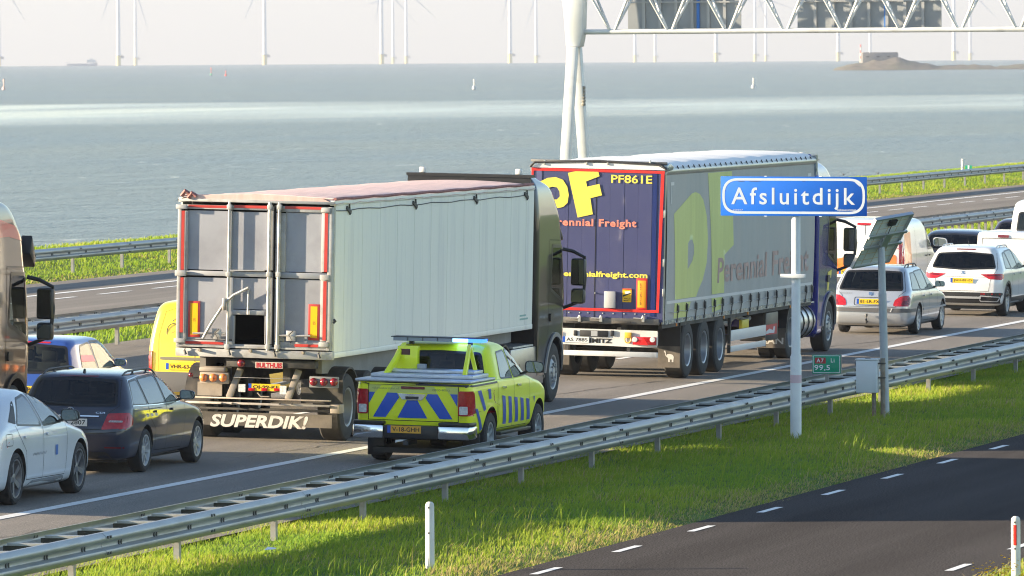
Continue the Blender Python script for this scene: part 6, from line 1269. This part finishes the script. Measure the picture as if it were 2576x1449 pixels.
# coaster on the horizon
r_ = empty('cargo_ship', brg(211, 9300), (0, 0, TH)); tag(r_, 'small pale cargo ship on the horizon at the left', 'ship')
m_hull = M('ship_hull', (.42,.44,.47), .6)
ob('hull', MB().prism([(-18,5.5),(-17,2.8),(10,2.8),(16,3.6),(18,3.6),(17,-2),(-16,-2)], 'y', -3.5, 3.5), m_hull, r_); ob('wheelhouse', MB().box(6,15,-3,3,3.6,7.0).box(8,14,-2.6,2.6,7.0,8.4), M('ship_white', (.78,.77,.74), .5), r_); ob('mast', MB().tube([(16,0,3),(16.5,0,10)], .25, 6), m_hull, r_); ob('mast', MB().tube([(-15,0,3),(-15,0,8)], .2, 6), m_hull, r_)
for px, d, h, mt, lb in ((15,2280,3.0,(.62,.42,.36),'pale red spar buoy in the water at the left edge'),(535,3700,3.4,(.50,.06,.05),'red and green buoy left of centre near the horizon'),(572,3550,2.4,(.50,.06,.05),'small red buoy right of the red and green one'),(1196,2130,2.6,(.60,.60,.56),'white spar buoy above the grey trailer roof'),(1470,3900,2.6,(.10,.36,.20),'green buoy beside the gantry leg'),(1898,2100,2.6,(.62,.62,.58),'white spar buoy left of the island')):
    r_ = empty('buoy', brg(px, d)); tag(r_, lb, 'buoy', 'buoys in the water'); m_ = M('buoy_%d' % px, mt, .5)
    ob('float', MB().lathe([(-.5,.55),(.5,.55),(.9,.25),(.9,0)], ax='z', n=12), m_ if px != 535 else M('buoy_green', (.05,.30,.16), .5), r_, 40); ob('pole', MB().lathe([(.9,.16),(h*.75,.13)], ax='z', n=8), m_, r_); ob('top_mark', MB().lathe([(h*.7,.0),(h*.72,.26),(h,.26),(h,0)], ax='z', n=10), m_, r_)
m_bird = M('bird_dark', (.035,.035,.04), .8)
for px, zz, sg, lb in ((2123,-.85,1,'dark bird with raised wings just right of the blue sign, above the water'),(2210,-.80,-1,'dark bird further right over the water, banking')):
    x, y, _ = brg(px, 450); o = empty('bird', (x, y, zz), (0, .25*sg, TH)); tag(o, lb, 'bird', 'birds over the water')
    b = MB().lathe([(-.16,0),(-.13,.025),(-.05,.05),(.06,.05),(.12,.032),(.17,.035),(.20,.018),(.23,0)], ax='y', n=10)
    for s_ in (1,-1): b.v, b.f; k = len(b.v); b.v += [(s_*.03,-.05,.02),(s_*.03,.06,.02),(s_*.14,.07,.13),(s_*.14,-.06,.12),(s_*.27,-.02,.19),(s_*.27,-.06,.18),(s_*.03,0,-.0),(s_*.14,0,.10)]; b.f += [(k,k+1,k+2,k+3),(k+3,k+2,k+4,k+5),(k,k+6,k+7,k+3),(k+1,k+6,k+7,k+2)]
    b.poly([(-.04,-.15,0),(.04,-.15,0),(.05,-.24,0),(-.05,-.24,0)]); ob('body', b, m_bird, o, 60)
# driver of the blue hatchback
cx, cy_, cz = -38.35, 124.25, roadz(-38.35)
sk = bpy.data.meshes.new('person'); J = [(-.36,1.30,.50),(-.36,1.26,.78),(-.36,1.25,1.02),(-.36,1.28,1.10),(-.36,1.30,1.22),(-.36,1.31,1.30),(-.55,1.27,1.0),(-.60,1.45,.80),(-.50,1.70,.86),(-.17,1.27,1.0),(-.12,1.45,.80),(-.24,1.70,.86),(-.46,1.75,.52),(-.26,1.75,.52),(-.46,2.0,.28),(-.26,2.0,.28)]
E_ = [(0,1),(1,2),(2,3),(3,4),(4,5),(2,6),(6,7),(7,8),(2,9),(9,10),(10,11),(0,12),(0,13),(12,14),(13,15)]
sk.from_pydata(J, E_, []); po = bpy.data.objects.new('person', sk); C.objects.link(po); po.modifiers.new('s', 'SKIN'); po.modifiers.new('d', 'SUBSURF').levels = 2
for i, r_ in enumerate((.15,.16,.15,.055,.088,.08,.075,.055,.045,.075,.055,.045,.085,.085,.06,.06)): sk.skin_vertices[0].data[i].radius = (r_, r_)
sk.skin_vertices[0].data[0].use_root = True
dg = bpy.context.evaluated_depsgraph_get(); dg.update(); me = bpy.data.meshes.new_from_object(po.evaluated_get(dg)); bpy.data.objects.remove(po)
me.polygons.foreach_set('use_smooth', [True]*len(me.polygons)); me.materials.clear(); me.materials.append(M('skin', (.45,.27,.19), .6)); me.materials.append(M('dark_jacket', (.03,.035,.05), .8))
for pl in me.polygons: pl.material_index = 0 if pl.center.z > 1.09 else 1
o = ob('person', me, None); o.location = (cx, cy_, cz+.06); tag(o, 'driver with fair hair in a dark jacket inside the blue hatchback', 'person')
b = MB().lathe([(-.02,.098),(.03,.104),(.08,.09),(.115,.05),(.125,0)], (-.36,1.295,1.235), 'z', 16).lathe([(-.10,.085),(-.02,.1)], (-.36,1.275,1.235), 'z', 16); ob('hair', b, M('fair_hair', (.42,.30,.15), .7), o, 60)
# ---------------------------------------------------------------- grass
m_grass = bpy.data.materials.new('grass_blades'); m_grass.use_nodes = True; n = m_grass.node_tree.nodes; l = m_grass.node_tree.links; p = n['Principled BSDF']
at_ = n.new('ShaderNodeAttribute'); at_.attribute_name = 'tint'; l.new(at_.outputs['Color'], p.inputs['Base Color']); p.inputs['Roughness'].default_value = .6; p.inputs['Specular IOR Level'].default_value = .12
tr_ = n.new('ShaderNodeBsdfTranslucent'); l.new(at_.outputs['Color'], tr_.inputs[0]); mx_ = n.new('ShaderNodeMixShader'); mx_.inputs[0].default_value = .5
l.new(p.outputs[0], mx_.inputs[1]); l.new(tr_.outputs[0], mx_.inputs[2]); l.new(mx_.outputs[0], n['Material Output'].inputs[0])
def noise2(x, y, s, seed):
    r_ = np.random.default_rng(seed); g_ = r_.random((64, 64)); xi, yi = x/s, y/s; x0, y0 = np.floor(xi).astype(int), np.floor(yi).astype(int); fx_, fy_ = xi-x0, yi-y0; fx_ = fx_*fx_*(3-2*fx_); fy_ = fy_*fy_*(3-2*fy_)
    G_ = lambda a, b_: g_[a % 64, b_ % 64]
    return (G_(x0,y0)*(1-fx_)+G_(x0+1,y0)*fx_)*(1-fy_)+(G_(x0,y0+1)*(1-fx_)+G_(x0+1,y0+1)*fx_)*fy_
def grass(name, label, N, x0, x1, y0, y1, h0, h1, wd, edge=None, seed=1, keep=None, lean=.8):
    r_ = np.random.default_rng(seed); x = r_.uniform(x0, x1, N); y = r_.uniform(y0, y1, N)
    if keep is not None: k = keep(x, y); x, y = x[k], y[k]
    N = len(x); cl = noise2(x, y, .45, seed+1); cb = noise2(x, y, 2.3, seed+2); cc = noise2(x, y, 6., seed+3)
    k = r_.random(N) < .55+.45*cl; x, y, cl, cb, cc = x[k], y[k], cl[k], cb[k], cc[k]; N = len(x)
    h = (h0+(h1-h0)*r_.random(N)**1.5)*(.55+.75*cl)*(.75+.5*cb)
    z = gz(x)-.035
    a = r_.uniform(0, 2*np.pi, N); w_ = wd*(.6+.8*r_.random(N)); ln = h*lean*r_.random(N); la = r_.uniform(0, 2*np.pi, N); la = np.where(r_.random(N) < .6, .3+.5*r_.standard_normal(N), la)
    dry = np.clip(.06+.25*(cc-.5)+.35*(cb-.55), 0, 1)
    if edge is not None: d_ = edge(x); dry = np.clip(dry+d_, 0, 1); h = h*(1-.45*np.clip(d_, 0, 1))
    isd = r_.random(N) < dry*.75
    g1 = np.array([.130,.285,.034]); g2 = np.array([.42,.47,.048]); g3 = np.array([.46,.38,.16])
    t_ = np.clip(.5*r_.random(N)+.5*cb, 0, 1)[:, None]; col = g1*(1-t_)+g2*t_; col = np.where(isd[:, None], g3*(.7+.5*r_.random(N)[:, None]), col)
    ca_, sa_ = np.cos(a)*w_/2, np.sin(a)*w_/2; V = np.zeros((N, 5, 3)); lx, ly = np.cos(la)*ln, np.sin(la)*ln
    V[:,0] = np.stack([x-ca_, y-sa_, z], 1); V[:,1] = np.stack([x+ca_, y+sa_, z], 1)
    V[:,2] = np.stack([x+ca_*.8+lx*.35, y+sa_*.8+ly*.35, z+h*.6], 1); V[:,3] = np.stack([x-ca_*.8+lx*.35, y-sa_*.8+ly*.35, z+h*.6], 1)
    V[:,4] = np.stack([x+lx, y+ly, z+h*.97], 1)
    me = bpy.data.meshes.new(name); me.vertices.add(N*5); me.vertices.foreach_set('co', V.reshape(-1))
    lp = np.empty((N, 7), np.int32); b_ = np.arange(N)[:, None]*5; lp[:] = b_+np.array([0,1,2,3,3,2,4]); me.loops.add(N*7); me.loops.foreach_set('vertex_index', lp.reshape(-1))
    me.polygons.add(N*2); st = np.empty((N,2), np.int32); st[:,0] = np.arange(N)*7; st[:,1] = st[:,0]+4; me.polygons.foreach_set('loop_start', st.reshape(-1))
    me.update(calc_edges=True); ca2 = me.color_attributes.new('tint', 'FLOAT_COLOR', 'POINT')
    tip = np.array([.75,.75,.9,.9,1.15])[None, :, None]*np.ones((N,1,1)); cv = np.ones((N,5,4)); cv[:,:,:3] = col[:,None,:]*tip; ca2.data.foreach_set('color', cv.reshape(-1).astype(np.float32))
    o = ob(name, me, m_grass); tag(o, label, 'grass', kind='stuff'); return o
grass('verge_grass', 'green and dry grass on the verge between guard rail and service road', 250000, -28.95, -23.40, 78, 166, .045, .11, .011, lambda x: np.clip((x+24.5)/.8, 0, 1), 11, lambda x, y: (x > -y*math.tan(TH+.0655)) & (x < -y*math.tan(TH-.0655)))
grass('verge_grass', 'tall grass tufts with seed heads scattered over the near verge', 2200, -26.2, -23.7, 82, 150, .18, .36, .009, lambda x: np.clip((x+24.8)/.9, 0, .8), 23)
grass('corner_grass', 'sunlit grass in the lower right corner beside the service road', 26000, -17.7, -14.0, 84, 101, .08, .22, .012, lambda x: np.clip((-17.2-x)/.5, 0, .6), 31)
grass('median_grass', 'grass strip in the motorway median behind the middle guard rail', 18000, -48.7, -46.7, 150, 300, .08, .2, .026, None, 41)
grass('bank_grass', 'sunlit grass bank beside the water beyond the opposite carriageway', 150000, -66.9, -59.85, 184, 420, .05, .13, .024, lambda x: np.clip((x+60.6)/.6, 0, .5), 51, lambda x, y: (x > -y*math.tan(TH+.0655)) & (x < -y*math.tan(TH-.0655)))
# yellow flowers in the lower right corner
b = MB(); r_ = np.random.default_rng(5)
for k in range(150):
    x, y = r_.uniform(-17.25,-15.6), r_.uniform(91.5,95.6); z = float(gz(x)); h = r_.uniform(.16,.34); s_ = r_.uniform(.012,.024)
    for q in range(3):
        ox, oy, oz_ = r_.normal(0,.03,3); c_ = Vector((x+ox, y+oy, z+h+oz_)); b.poly([c_+Vector((-s_,0,0)), c_+Vector((0,-s_,s_*.6)), c_+Vector((s_,0,0)), c_+Vector((0,s_,s_*.4))])
tag(ob('yellow_flowers', b, M('flower_yellow', (.75,.50,.01), .6)), 'small yellow wild flowers in the lower right corner grass', 'flowers', kind='stuff')
tag(ob('paper_litter', MB().poly([(-26.8,96.7,.05),(-26.66,96.75,.06),(-26.68,96.85,.07),(-26.78,96.8,.085)]).poly([(-26.72,96.73,.07),(-26.6,96.77,.09),(-26.63,96.82,.08)]), m_swhite), 'scrap of white litter in the grass below the near guard rail', 'litter')
# ---------------------------------------------------------------- sea haze
m_haze = bpy.data.materials.new('haze'); m_haze.use_nodes = True; n = m_haze.node_tree.nodes; l = m_haze.node_tree.links; n.clear()
o_ = n.new('ShaderNodeOutputMaterial'); v_ = n.new('ShaderNodeVolumePrincipled'); v_.inputs['Color'].default_value = (.515,.56,.68,1); v_.inputs['Density'].default_value = 8.5e-5; v_.inputs['Anisotropy'].default_value = .2
l.new(v_.outputs[0], o_.inputs['Volume'])
hz = ob('haze', MB().box(-27500, 3000, -10500, 31500, -140, 190), m_haze); hz['kind'] = 'stuff'; hz['label'] = 'thin pale sea haze over the whole view'
